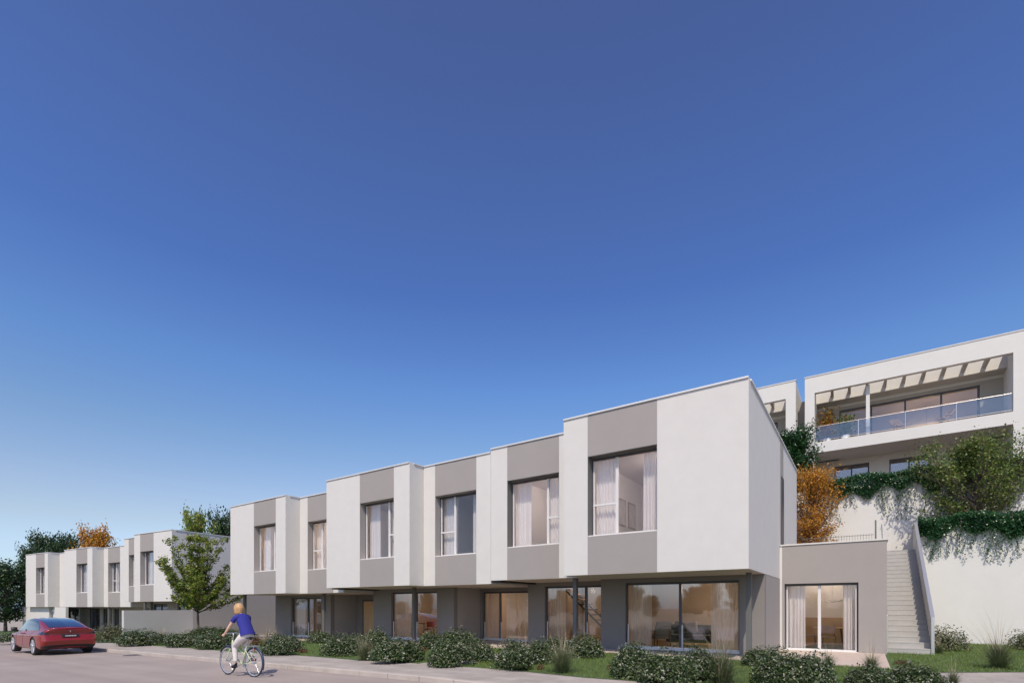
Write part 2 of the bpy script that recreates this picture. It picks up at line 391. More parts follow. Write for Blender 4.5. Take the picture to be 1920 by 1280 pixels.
# ================================================================== WINDOWS
def curtain(mb, u0, u1, v, z0, z1, wl=0.11, amp=0.035):
    n = max(8, int((u1 - u0) / 0.018)); vs = []; fs = []
    ph = random.uniform(0, 6)
    for k in range(n + 1):
        uu = u0 + (u1 - u0) * k / n; q = uu / wl * 2 * math.pi
        a = amp * (math.sin(q + ph + .8 * math.sin(q * .23)) + .35 * math.sin(q * 2.3 + ph))
        vs += [(uu, v + a * 1.0, z0), (uu + .01 * math.sin(q * .4), v + a * .55, z1)]
    for k in range(n): fs.append((2 * k, 2 * k + 2, 2 * k + 3, 2 * k + 1))
    return mb.add(vs, fs)
def window(T, u0, u1, v, z0, z1, mull, trans=None, fr=0.055, glass='glass', curt=(), cm='curt', dark=False, sill=True, proud=0.0):
    """frame at depth v; mull: list of u of mullions; trans: (u_a,u_b,z) transom"""
    e = 0.003; f = MB(); d0, d1 = v, v + 0.07; o_ = fr * .8
    f.box(u0 + e, u0 + o_, d0, d1, z0 + e, z1 - e); f.box(u1 - o_, u1 - e, d0, d1, z0 + e, z1 - e)
    f.box(u0 + o_, u1 - o_, d0, d1, z1 - fr * 1.3, z1 - e); f.box(u0 + o_, u1 - o_, d0, d1, z0 + e, z0 + .03)
    if dark:
        for m_ in mull: f.box(m_ - fr * .75, m_ + fr * .75, d0 - .012, d1 - .002, z0 + .03, z1 - fr * 1.3)
    W = T.part('window', f, M['darkframe'])
    if not dark:
        f = MB(); zt_ = z1 - fr * 1.3 - .001; s0, s1 = d0 - .008, d1 - .01
        f.box(u0 + o_ + .001, u0 + o_ + .035, s0, s1, z0 + .031, zt_); f.box(u1 - o_ - .035, u1 - o_ - .001, s0, s1, z0 + .031, zt_)
        f.box(u0 + o_ + .035, u1 - o_ - .035, s0, s1, z0 + .031, z0 + .085)
        for m_ in mull: f.box(m_ - fr * .75, m_ + fr * .75, s0 - .008, s1 - .002, z0 + .086, zt_)
        if trans: f.box(trans[0], trans[1], s0 + .002, s1 - .006, trans[2] - fr * .55, trans[2] + fr * .55)
        T.part('sash', f, M['frame'], W)
    g = MB(); g.box(u0 + .02, u1 - .02, v + .032, v + .042, z0 + .02, z1 - .02)
    T.part('pane', g, M[glass], W)
    if sill:
        s = MB(); s.box(u0 + e, u1 - e, v - .30 + proud if False else v - sill_d[0], v - .002, z0 + e, z0 + .035)
        T.part('sill', s, M['sill'], W)
    for (a, b) in curt:
        T.part('curtain', curtain(MB(), a, b, v + .22, z0 + .03, z1 + .05), M[cm], W)
    return W
sill_d = [0.29]

# ================================================================== ROW HOUSES
TH = 0.34
def upper_box(T, lists, u0, u1, v0, v1, s, top, g0, g1, flip, hasroom=True, depth=4.3, reveal='grey'):
    """white box with a full-height grey panel g0..g1 holding a window"""
    wl, gl, cp, sf, rm, fl = lists
    zw0, zw1 = s + 1.17, s + 3.64
    t = TH
    wl.box(u0, g0, v0, v0 + t, s, top); wl.box(g1, u1, v0, v0 + t, s, top)
    for (za, zb_) in ((s, zw0), (zw1, top)): T.part('grey_panel', MB().box(g0, g1, v0, v0 + t, za, zb_), M['grey'])
    wl.box(u0, u0 + .25, v0 + t, v1, s, top); wl.box(u1 - .25, u1, v0 + t, v1, s, top)
    wl.box(u0 + .25, u1 - .25, v1 - .25, v1, s, top)
    wl.box(u0 + .25, u1 - .25, v0 + t, v1 - .25, top - .35, top - .05)
    # coping
    c = .035
    cp.box(u0 - .0, u1 + .0, v0 - c, v0 + .22, top + .001, top + .05)
    cp.box(u1 - .2, u1 + c, v0 + .22, v1, top + .001, top + .05)
    sf.box(u0 + .001, u1 - .001, v0 + .001, v1 - .001, s - .006, s - .0005)
    fl.box(u0 + .25, u1 - .25, v0 + t, v1 - .25, s, s + .25)
    # room behind the window
    rm.box(u0 + .25, u1 - .25, v0 + depth, v0 + depth + .1, s + .25, top - .8)
    rm.box(u0 + .25, u1 - .25, v0 + t, v0 + depth, top - .9, top - .8)
    rm.box(u0 + .252, u0 + .29, v0 + t, v0 + depth, s + .25, top - .9)
    rm.box(u1 - .29, u1 - .252, v0 + t, v0 + depth, s + .25, top - .9)
    wf = v0 + .30
    wdt = g1 - g0
    if flip:   # narrow light with transom on the right
        mu = g1 - wdt * .28; tr = (mu, g1 - .05, zw0 + 1.0)
        cu = [(g0 + .05, g0 + wdt * .34), (g1 - wdt * .30, g1 - .05)]
    else:
        mu = g0 + wdt * .385; tr = (g0 + .05, mu, zw0 + 1.0)
        cu = [(g0 + .06, g0 + wdt * .37), (g1 - wdt * .27, g1 - .03)]
    rv = MB(); a_, b_ = v0 + .003, wf - .001
    rv.box(g0 + .0005, g0 + .012, a_, b_, zw0 + .04, zw1 - .001); rv.box(g1 - .012, g1 - .0005, a_, b_, zw0 + .04, zw1 - .001); rv.box(g0 + .012, g1 - .012, a_, b_, zw1 - .012, zw1 - .0005)
    T.part('window_reveal', rv, M[reveal])
    window(T, g0 + .012, g1 - .012, wf, zw0, zw1 - .012, [mu], tr, curt=cu)

def house(label, ang, group, front, rec, s, top, floor, z_ground, gf_front, gf_rec, v1, right='rec', sidewall=None, posts=(), door=None, reveal='grey'):
    """front=(u0,u1,v,g0,g1,flip), rec likewise; gf = (v, u0, u1, [(win u0,u1, mullions, curtains)])"""
    T = Thing('row_house', label, 'house', ang, (front[0] + front[1]) / 2, front[2], z_ground, group)
    wl, gl, cp, sf, rm, fl = (MB() for _ in range(6))
    L = (wl, gl, cp, sf, rm, fl)
    for b in (front, rec): upper_box(T, L, b[0], b[1], b[2], v1, s, top, b[3], b[4], b[5], depth=6.2, reveal=reveal)
    gw = MB(); lw = MB(); rw = MB(); gfl = MB()
    zb = s - .008
    for (vv, a, b, wins) in (gf_front, gf_rec):
        cur = a
        for wn in wins:
            (w0, w1, mulls, cur_l, cm) = wn
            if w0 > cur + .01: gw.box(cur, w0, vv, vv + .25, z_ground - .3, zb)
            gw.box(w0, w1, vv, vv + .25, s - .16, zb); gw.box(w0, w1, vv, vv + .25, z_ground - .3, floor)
            sill_d[0] = .13
            window(T, w0, w1, vv + .12, floor, s - .16, mulls, None, fr=.06, glass='glassg', curt=cur_l, cm=cm, dark=True)
            lt = MB()                        # pale strips put in for sunlight on the lower track and stiles
            lt.box(w0 + .02, w1 - .02, vv + .085, vv + .117, floor + .036, floor + .10)
            for mm in mulls: lt.box(mm + .05, mm + .085, vv + .09, vv + .13, floor + .10, floor + .85)
            lt.box(w0 + .062, w0 + .09, vv + .09, vv + .13, floor + .10, floor + .85)
            T.part('sunlit_strips', lt, M['frame'])
            sill_d[0] = .29
            cur = w1
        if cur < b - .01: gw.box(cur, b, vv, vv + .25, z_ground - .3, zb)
        rw.box(a + .25, b - .25, vv + 4.6, vv + 4.7, z_ground, zb - .004)
        rw.box(a + .02, a + .12, vv + .25, vv + 4.6, z_ground, zb - .004); rw.box(b - .12, b - .02, vv + .25, vv + 4.6, z_ground, zb - .004)
        gfl.box(a + .02, b - .02, vv + .25, vv + 4.6, z_ground - .2, floor - .004)
        rm.box(a + .12, b - .12, vv + .25, vv + 4.6, zb - .06, zb - .004)
    if sidewall:
        lw.box(sidewall[0] - .25, sidewall[0], sidewall[1] + .25, sidewall[2], z_ground - .3, zb)
    T.part('wall', wl, M['white']); T.part('roof_edge', cp, M['coping'])
    T.part('soffit', sf, M['soffit']); T.part('interior_wall', rm, M['room']); T.part('upper_floor', fl, M['floorw'])
    T.part('ground_floor_wall', gw, M['grey_shaded']); T.part('living_room_wall', rw, M['roomw']); T.part('living_room_floor', gfl, M['floorw'])
    if lw.v: T.part('side_wall', lw, M['taupe'])
    for (pu, pv) in posts:
        p = MB(); p.box(pu - .07, pu + .07, pv - .07, pv + .07, z_ground - .1, zb - .002); T.part('post', p, M['post'])
    if door:
        (d0, d1, dv) = door; d = MB(); d.box(d0, d1, dv - .05, dv - .004, floor, s - .38)
        for k in range(1, 6): d.box(d0 + (d1 - d0) * k / 6 - .006, d0 + (d1 - d0) * k / 6 + .006, dv - .056, dv - .0505, floor + .02, s - .4)
        D_ = T.part('door', d, M['wood'])
        hd = MB(); hd.tube([(d0 + .1, dv - .1, floor + .8), (d0 + .1, dv - .1, floor + 1.3)], .012, 8); hd.tube([(d0 + .1, dv - .1, floor + .9), (d0 + .1, dv - .05, floor + .9)], .008, 6); hd.tube([(d0 + .1, dv - .1, floor + 1.2), (d0 + .1, dv - .05, floor + 1.2)], .008, 6)
        T.part('handle', hd, M['metal'], D_)
        tr = MB(); tr.box(d0 - .08, d0 - .001, dv - .06, dv - .004, floor, s - .30); tr.box(d1 + .001, d1 + .08, dv - .06, dv - .004, floor, s - .30); tr.box(d0, d1, dv - .06, dv - .004, s - .379, s - .30)
        T.part('door_frame', tr, M['darkframe'], D_)
    return T
GR = 'white and grey row houses along the street'
H1 = house('nearest and largest row house, its white corner box overhanging beside the low grey annex', ANG_M, GR,
    (-7.90, -2.48, 14.33, -7.06, -4.88, False), (-11.60, -7.903, 15.40, -10.85, -8.67, True), 2.67, 7.58, .24, .14,
    (16.90, -7.80, -2.483, [(-6.89, -3.19, [-5.02], [(-6.82, -6.05), (-4.1, -3.26)], 'curtb')]),
    (17.90, -11.55, -7.803, [(-10.75, -8.15, [-8.95], [(-10.7, -9.95)], 'curtb')]), 25.5,
    posts=[(-8.22, 15.75), (-2.755, 15.95)], reveal='post')
H2 = house('middle row house of the front terrace, red dining chairs behind its ground floor glass', ANG_M, GR,
    (-20.50, -15.09, 14.60, -18.15, -16.00, True), (-15.087, -11.61, 15.40, -14.45, -12.30, False), 2.55, 7.46, .12, .04,
    (17.30, -20.45, -15.095, [(-19.17, -16.12, [-17.56], [(-19.1, -18.15)], 'curtb')]),
    (19.20, -15.09, -11.56, [(-14.98, -12.03, [-14.01], [(-14.9, -14.2), (-13.8, -12.5)], 'curtb')]), 25.5,
    sidewall=(-15.095, 17.30, 19.45), posts=[(-16.55, 16.3)])
H3 = house('farthest row house of the front terrace, bare wooden entrance door in its recess', ANG_M, GR,
    (-29.50, -24.06, 14.75, -27.04, -24.94, True), (-24.057, -20.51, 15.55, -23.4, -21.3, False), 2.37, 7.28, -.05, -.12,
    (17.40, -29.45, -24.065, [(-27.85, -24.92, [-26.32], [(-27.7, -26.9)], 'curt')]),
    (19.10, -24.06, -20.55, []), 25.5, sidewall=(-24.065, 17.40, 19.35), posts=[(-22.95, 16.2), (-29.0, 15.3)], door=(-23.35, -22.45, 19.10))
H1.part('soffit_step_shade', MB().box(-11.598, -11.15, 15.45, 19.0, 2.60, 2.6635), M['black']); H2.part('soffit_step_shade', MB().box(-20.498, -20.0, 14.9, 18.4, 2.49, 2.5435), M['black'])  # black boxes standing in for the shadow at the soffit steps between houses
# side wall + right-hand details of the corner house
x = MB(); x.box(-2.73, -2.486, 17.155, 20.1, -.1, 2.662); H1.part('ground_floor_wall', x, M['grey'])
x = MB(); x.box(-2.479, -2.44, 20.35, 20.95, 3.9, 6.3); x2 = MB(); x2.box(-2.478, -2.468, 20.2, 21.0, 3.87, 7.57)
H1.part('grey_panel', x2, M['grey']); H1.part('side_window', x, M['darkframe'])

# ------------------------------------------------------------------ annex with roof terrace
A = Thing('annex', 'low grey annex with a wide glazed opening and roof terrace, right of the corner house', 'building', ANG_M, -1, 20.1, .1)
g = MB(); z0, z1 = .17, 2.48
g.box(-2.40, -2.33, 20.1, 20.4, -.1, 3.80)
g.box(-.19, .555, 20.1, 20.4, -.1, 3.80); g.box(-2.33, -.19, 20.1, 20.4, z1, 3.80); g.box(-2.33, -.19, 20.1, 20.4, -.1, z0)
g.box(.30, .555, 20.4, 28.9, -.1, 3.80); g.box(-2.4, .30, 25.4, 25.7, -.1, 3.6); g.box(-2.479, .30, 20.4, 28.9, 3.30, 3.55)
A.part('wall', g, M['grey'])
x = MB(); x.box(-2.478, -2.402, 20.1, 20.4, -.1, 3.80); A.part('corner_strip', x, M['white'])
x = MB(); x.box(-2.47, .59, 20.07, 20.42, 3.801, 3.85); x.box(.28, .59, 20.42, 28.9, 3.801, 3.85); A.part('roof_edge', x, M['white'])
x = MB(); x.box(-2.39, .29, 24.3, 24.4, .1, 3.29); x.box(.25, .297, 20.41, 24.3, .1, 3.29); x.box(-2.44, -2.40, 20.41, 24.3, .1, 3.29); A.part('room_wall', x, M['room'])
x = MB(); x.box(-2.38, .24, 24.25, 24.298, .15, 1.25); A.part('wood_wainscot', x, M['roomo'])
x = MB(); x.box(-2.40, .24, 20.41, 24.3, 0, z0 - .005); A.part('room_floor', x, M['floorw'])
sill_d[0] = .15
window(A, -2.33, -.19, 20.24, z0, z1, [-1.29], None, fr=.06, glass='glass', curt=[(-2.27, -1.72), (-.62, -.22)])
sill_d[0] = .29
# terrace railing
rl = Thing('terrace_railing', 'fine metal baluster railing at the back of the annex roof terrace', 'railing', ANG_M, -1, 26.9, 3.55)
x = MB(); x.tube([(-2.4, 26.9, 4.78), (.30, 26.9, 4.78)], .011, 6); x.tube([(-2.4, 26.9, 3.70), (.30, 26.9, 3.70)], .010, 6); rl.part('handrail', x, M['post'])
x = MB(); u = -2.38
while u < .29: x.tube([(u, 26.9, 3.56), (u, 26.9, 4.83)], .006, 5); u += .10
rl.part('balusters', x, M['post'])

# ================================================================== STAIR, RETAINING WALLS, PLATEAU
st = Thing('outdoor_staircase', 'steep pale concrete outdoor stairs climbing between the annex and the garden wall', 'stairs', ANG_M, 1.1, 20.9, .15)
x = MB(); N = 22; v0, v1_ = 20.9, 27.7; zt = 4.1; zb0 = .165
for k in range(N):
    a = v0 + (v1_ - v0) * k / N; x.box(.60, 1.72, a, v1_ + .02, zb0 + (zt - zb0) * k / N - (0.25 if k == 0 else 0), zb0 + (zt - zb0) * (k + 1) / N)
    x.box(.60, 1.72, a - .006, a, zb0 + (zt - zb0) * (k + 1) / N - .035, zb0 + (zt - zb0) * (k + 1) / N)
st.part('steps', x, M['concrete'])
def slopeplate(mb, u0, u1, lo, hi):
    vs = []
    for uu in (u0, u1):
        vs += [(uu, v0, zb0 + lo), (uu, v1_, zt + lo), (uu, v1_, zt + hi), (uu, v0, zb0 + hi)]
    mb.add(vs, [(0, 1, 2, 3), (7, 6, 5, 4), (0, 4, 5, 1), (1, 5, 6, 2), (2, 6, 7, 3), (3, 7, 4, 0)])
x = MB(); slopeplate(x, 1.725, 1.775, -.15, 1.12); st.part('parapet', x, M['white2'])
x = MB(); slopeplate(x, 1.70, 1.80, 1.121, 1.19); x.box(1.70, 1.80, 27.70, 29.4, 5.22, 5.29); st.part('handrail', x, M['metal'])
x = MB(); x.box(1.71, 1.79, 20.86, 20.898, .1, 1.36); st.part('newel_post', x, M['metal']); st.part('newel_post', MB().box(.575, .60, 20.86, 20.90, .1, 1.40), M['metal'])
x = MB(); x.tube([(.575, 20.9, 1.40), (.575, 27.6, 5.28)], .022, 8)
st.part('wall_handrail', x, M['metal'])
x = MB(); x.box(.33, .39, 27.3, 27.36, 3.85, 5.45); st.part('corner_post', x, M['post'])

pl = MB(); pl.box(-14, .28, 25.8, 28.9, -.2, 3.5)
pl.box(-14, 1.79, 28.9, 29.6, -.2, 4.1); pl.box(.56, 1.79, 27.73, 28.9, -.2, 4.1)
o = pl.build('upper_terrace', M['concrete']); o.rotation_euler = (0, 0, ANG_M); tag(o, kind='structure')
W1 = Thing('retaining_wall', 'long white rendered wall at the lawn behind the shrubs, right of the stairs, lower of two', 'wall', ANG_M, 8, 28, .1)
x = MB(); x.box(1.80, 22, 28.0, 28.3, -.3, 5.2); W1.part('wall_face', x, M['white2'])
x = MB(); x.box(1.80, 22, 28.3, 29.9, 4.6, 5.05); W1.part('planting_soil', x, M['soil'])
x = MB(); x.box(1.79, 1.799, 28.3, 29.9, 3.9, 5.2); W1.part('end_cap', x, M['white2'])
W2 = Thing('upper_retaining_wall', 'higher white retaining wall behind the stair landing, ivy spilling over its top', 'wall', ANG_M, 0, 29.9, 3.8)
x = MB(); x.box(-14, 22, 29.9, 30.2, 3.0, 7.5); W2.part('wall_face', x, M['white2'])
hl = MB(); hl.box(-30, 40, 30.2, 90, -.2, 7.4); hl.box(-40, 45, 55, 100, -.2, 9)
o = hl.build('hillside', M['soil']); o.rotation_euler = (0, 0, ANG_M); tag(o, kind='structure')

# ================================================================== UPPER APARTMENT BUILDING
def apartment(label, ul, ur, ol, orr, right_end=True, win=True):
    T = Thing('apartment_block', label, 'building', ANG_M, (ul + ur) / 2, 39.5, 7.4)
    f = MB(); V0 = 39.5; top = 17.0; ob, ot = 12.6, 15.9; lb = 11.9
    f.box(ul, ol, V0, V0 + 8, 7.3, top)                       # left cheek
    f.box(orr, ur, V0, V0 + 8, 7.3, top)                       # right cheek
    f.box(ol, orr, V0, V0 + .32, ot, top)                      # top beam
    f.box(ol, orr, V0, V0 + 2.5, lb, ob)                       # balcony slab
    f.box(ol, orr, V0 + 2.5, V0 + 8, lb, 12.58)
    f.box(ol, orr, V0 + 1.5, V0 + 2.5, 15.65, top)             # rear header
    f.box(ol, orr, V0 + 2.5, V0 + 8, 15.45, top)
    wu0, wu1 = ol + 1.3, orr - 1.05
    if not win: wu0, wu1 = ol + .6, orr - .8
    vb = V0 + 2.5
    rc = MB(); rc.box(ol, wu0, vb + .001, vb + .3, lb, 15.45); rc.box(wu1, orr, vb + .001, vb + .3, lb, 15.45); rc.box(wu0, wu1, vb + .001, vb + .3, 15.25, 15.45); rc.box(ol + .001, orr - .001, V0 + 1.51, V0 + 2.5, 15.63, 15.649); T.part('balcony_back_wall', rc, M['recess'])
    # lower storey
    lw0 = [(ol + 1.0, ol + 3.0), (ol + 4.1, ol + 6.2), (ol + 8.0, ol + 9.2)]
    cur = ol; vl = V0 + 2.9
    for a, b in [q for q in lw0 if q[1] < orr]:
        f.box(cur, a, vl, vl + .3, 7.3, lb); f.box(a, b, vl, vl + .3, 11.5, lb); f.box(a, b, vl, vl + .3, 7.3, 9.2); cur = b
        g = MB(); g.box(a, b, vl + .13, vl + .2, 11.42, 11.498); g.box(a, a + .08, vl + .13, vl + .2, 9.2, 11.42); g.box(b - .08, b, vl + .13, vl + .2, 9.2, 11.42); g.box((a + b) / 2 - .04, (a + b) / 2 + .04, vl + .13, vl + .2, 9.2, 11.42)
        W = T.part('window', g, M['darkframe']); p = MB(); p.box(a + .01, b - .01, vl + .16, vl + .17, 9.2, 11.49); T.part('pane', p, M['glassg'], W)
    f.box(cur, orr, vl, vl + .3, 7.3, lb)
    T.part('wall', f, M['white2'])
    x = MB(); x.box(ul - .03, ur + .03, V0 - .03, V0 + .3, top + .001, top + .07); T.part('roof_edge', x, M['white'])
    nb = max(2, int(round((orr - ol) / .95)))
    for k in range(1, nb):
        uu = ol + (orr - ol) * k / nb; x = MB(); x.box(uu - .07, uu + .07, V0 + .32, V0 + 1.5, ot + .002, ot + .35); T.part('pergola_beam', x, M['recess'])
    g = MB(); nm = 4
    g.box(wu0, wu1, vb + .1, vb + .2, 15.13, 15.248); g.box(wu0, wu0 + .1, vb + .1, vb + .2, 12.6, 15.13); g.box(wu1 - .1, wu1, vb + .1, vb + .2, 12.6, 15.13)
    for k in range(1, nm): q = wu0 + (wu1 - wu0) * k / nm; g.box(q - .05, q + .05, vb + .1, vb + .2, 12.6, 15.13)
    W = T.part('sliding_window', g, M['darkframe']); p = MB(); p.box(wu0 + .02, wu1 - .02, vb + .15, vb + .16, 12.6, 15.2); T.part('pane', p, M['glass'], W)
    r = MB(); r.box(ol + .3, orr - .3, vb + 3.5, vb + 3.6, 12.6, 15.44); r.box(ol + .3, orr - .3, vb + 3.5, vb + 3.6, 8, 11.8); T.part('interior_wall', r, M['roomw'])
    r = MB(); r.box(ol + .02, orr - .02, vb + .3, vb + 3.5, 15.38, 15.449); T.part('interior_ceiling', r, M['roomw'])
    # railing
    rt = MB(); rt.tube([(ol + .02, V0 + .12, 13.66), (orr - .02, V0 + .12, 13.66)], .016, 8); rt.tube([(ol + .02, V0 + .12, 12.72), (orr - .02, V0 + .12, 12.72)], .012, 6)
    Rl = T.part('railing', rt, M['metal'])
    npst = max(2, int(round((orr - ol) / 2.3)))
    for k in range(0, npst + 1):
        q = ol + .03 + (orr - ol - .06) * k / npst; x = MB(); x.tube([(q, V0 + .12, 12.6), (q, V0 + .12, 13.66)], .024, 8); T.part('railing_post', x, M['metal'], Rl)
    x = MB(); x.box(ol + .04, orr - .04, V0 + .14, V0 + .15, 12.74, 13.62); T.part('glass_panel', x, M['rail_glass'], Rl)
    if win:
        x = MB(); x.box(.02, .22, V0 + .45, V0 + .65, 12.61, 15.9); T.part('column', x, M['white2'])
    return T
apartment('broad cream hillside apartment block with a pergola balcony and glass railing, far right', -3.36, 12.5, -2.8, 6.8)
apartment('narrow part of the cream hillside block peeking over the corner house roof', -16, -3.9, -14, -4.5, win=False)
x = Thing('link_wall', 'recessed dark joint wall between the two cream hillside blocks', 'wall', ANG_M, -3.63, 41, 7.4)
m_ = MB(); m_.box(-3.898, -3.362, 41.0, 41.3, 7.3, 16.0); x.part('wall_face', m_, M['grey'])

# ================================================================== LEFT GROUP OF HOUSES (turned a little)
def far_house(label, front, rec, s, top, zg, walls=(), wins_gf=(), nowin=None):
    T = Thing('row_house', label, 'house', ANG_L, (front[0] + front[1]) / 2, front[2], zg, 'white and grey row houses down the street')
    L = tuple(MB() for _ in range(6)); v1 = front[2] + 10
    for b in (front, rec): upper_box(T, L, b[0], b[1], b[2], v1, s, top, b[3], b[4], b[5])
    wl, gl, cp, sf, rm, fl = L
    T.part('wall', wl, M['white']); T.part('roof_edge', cp, M['coping']); T.part('soffit', sf, M['soffit'])
    T.part('interior_wall', rm, M['room']); T.part('upper_floor', fl, M['floorw'])
    gw = MB(); u0 = min(front[0], rec[0]); u1 = max(front[1], rec[1]); vg = front[2] + 2.7; zb = s - .008
    cur = u0
    for (a, b, cl) in wins_gf:
        gw.box(cur, a, vg, vg + .25, zg - .3, zb); gw.box(a, b, vg, vg + .25, s - .15, zb); gw.box(a, b, vg, vg + .25, zg - .3, zg + .2); cur = b
        sill_d[0] = .1
        window(T, a, b, vg + .1, zg + .2, s - .15, [(a + b) / 2], None, glass='glassg', dark=True, curt=cl)
        sill_d[0] = .29
    gw.box(cur, u1, vg, vg + .25, zg - .3, zb)
    T.part('ground_floor_wall', gw, M['taupe'])
    r = MB(); r.box(u0, u1, vg + 4, vg + 4.1, zg, zb - .01); r.box(u0, u0 + .1, vg + .25, vg + 4, zg, zb - .01); r.box(u1 - .1, u1, vg + .25, vg + 4, zg, zb - .01); T.part('living_room_wall', r, M['roomw'])
    for q in (rec[0] + .5 if rec[0] > front[0] else rec[1] - .5, front[0] + .4):
        x = MB(); x.box(q - .07, q + .07, front[2] + .9, front[2] + 1.04, zg - .1, zb - .002); T.part('post', x, M['post'])
    return T
G1 = far_house('right-hand house of the distant row, its blank side wall behind the young tree', (-42.8, -37.74, 19.4, -41.95, -40.1, True), (-46.2, -42.803, 20.25, -45.5, -43.4, False), 2.07, 6.98, -.35,
    wins_gf=[(-45.8, -43.6, ()), (-42.2, -39.8, ())])
x = MB(); x.box(-37.99, -37.744, 22.1, 29.3, -.6, 2.06); G1.part('side_wall', x, M['taupe'])
G2 = far_house('middle house of the distant row, behind the red car', (-55.86, -50.72, 19.95, -53.6, -51.6, True), (-50.717, -46.21, 20.75, -50.0, -48.0, False), 1.68, 6.58, -.62,
    wins_gf=[(-57.0 + 1.4, -53.9, ((-55.5, -54.8),)), (-53.6, -52.6, ()), (-48.3, -46.8, ())])
G3 = far_house('leftmost house of the distant row, beside the dark tree', (-64.4, -59.52, 20.05, -62.1, -60.2, True), (-59.517, -55.87, 20.9, -58.0, -56.3, False), 1.68, 6.60, -.8,
    wins_gf=[(-63, -60.5, ()), (-58.6, -56.4, ())])
# walls in front of the distant row
def wall_thing(name, label, ang, boxes, m, cat='wall', cap=None):
    b = boxes[0]; T = Thing(name, label, cat, ang, (b[0] + b[1]) / 2, (b[2] + b[3]) / 2, b[4])
    x = MB()
    for q in boxes: x.box(*q)
    T.part('wall_face', x, m)
    if cap:
        x = MB(); x.box(b[0] - .01, b[1] + .01, b[2] - .01, b[3] + .01, b[5] + .001, b[5] + .03); T.part('coping', x, cap)
    return T
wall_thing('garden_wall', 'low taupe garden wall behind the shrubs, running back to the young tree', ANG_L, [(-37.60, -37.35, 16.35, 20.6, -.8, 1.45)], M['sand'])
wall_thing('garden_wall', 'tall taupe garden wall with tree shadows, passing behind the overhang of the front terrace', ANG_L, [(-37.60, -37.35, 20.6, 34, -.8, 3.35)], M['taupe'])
wall_thing('garden_wall', 'white rendered garden wall under the leftmost distant house', ANG_L, [(-66.3, -60.3, 20.4, 20.6, -1.2, 1.66), (-59.9, -57.3, 20.55, 20.75, -1.2, 1.66)], M['white'])
wall_thing('kerbside_wall', 'long low white topped wall at the far left edge behind the car', ANG_L, [(-120, -62.0, 16.6, 16.9, -1.2, .15)], M['taupe'], cap=M['white'])
wall_thing('distant_building', 'pale beige distant building behind the dark trees at the far left', ANG_L, [(-140, -75, 30, 45, -1.5, 1.1)], M['taupe'], 'building')

# ================================================================== FURNITURE
def chair_mesh(e, seatm, legm, back=True, h=.46, w=.46, arm=False):
    s = MB(); s.box(-w / 2, w / 2, -w / 2, w / 2, h - .04, h); s.build('seat', seatm, e, bevel=.01)
    b = MB(); b.box(-w / 2, w / 2, w / 2 - .04, w / 2, h + .10, h + .38); b.build('backrest', seatm, e, bevel=.01)
    for sx in (-1, 1):
        for sy in (-1, 1):
            l = MB(); l.tube([(sx * (w / 2 - .02), sy * (w / 2 - .02), 0), (sx * (w / 2 - .03), sy * (w / 2 - .03), h + (.40 if sy > 0 else -.04))], .014, 8); l.build('leg', legm, e)
        if arm:
            l = MB(); l.tube([(sx * (w / 2 + .01), -w / 2, h), (sx * (w / 2 + .01), -w / 2, h + .2), (sx * (w / 2 + .01), w / 2 - .02, h + .22)], .014, 8); l.build('armrest', legm, e)
def at(u, v, z): x, y = toW(ANG_M, u, v); return (x, y, z)
def dining(u, v, z, lab, grp, chairs, seatm, legm, tabm, round_=False):
    e = empty('dining_table', at(u, v, z), ANG_M, lab, 'table')
    x = MB(); x.lathe((0, 0, 0), [(.02, .72), (.58, .72), (.60, .735), (.58, .75), (.02, .75)], 28); x.build('tabletop', tabm, e)
    for sx in (-1, 1):
        for sy in (-1, 1): l = MB(); l.tube([(sx * .38, sy * .38, 0), (sx * .30, sy * .30, .72)], .02, 8); l.build('leg', legm, e)
    for (a, r, lb) in chairs:
        c = empty('dining_chair', at(u + r * math.cos(a), v + r * math.sin(a), z), ANG_M + a - math.pi / 2, lb, 'chair', grp)
        chair_mesh(c, seatm, legm)
# annex
dining(-1.05, 22.3, .17, 'round wooden dining table inside the annex room', 'dining chairs in the annex',
       [(R(-95), .62, 'wooden dining chair with its back to the annex glass, in front of the table'), (R(185), .72, 'wooden dining chair left of the annex dining table'),
        (R(-5), .72, 'wooden dining chair right of the annex dining table')], M['teak'], M['dwood'], M['wood'])
pe = empty('pendant_lamp', at(-1.0, 22.3, 3.29), ANG_M, 'thin spoked pendant lamp hanging above the annex dining table', 'lamp')
x = MB(); x.tube([(0, 0, 0), (0, 0, -1.45)], .006, 6)
x.build('cord', M['metal'], pe); x = MB()
for k in range(10):
    a = k * math.pi / 5; x.tube([(0, 0, -1.45), (.38 * math.cos(a), .38 * math.sin(a), -1.36)], .008, 5)
x.build('lamp_spokes', M['metal'], pe)
# middle house dining set
m_red = mat('red_brown_leather', (0.35, 0.07, 0.03), 0.5)
dining(-18.5, 18.9, .12, 'dark dining table behind the middle house glass', 'red dining chairs of the middle house',
       [(R(200), .62, 'red dining chair left of the dark table in the middle house'), (R(-20), .60, 'red dining chair right of the dark table in the middle house')], m_red, M['dwood'], M['dwood'])
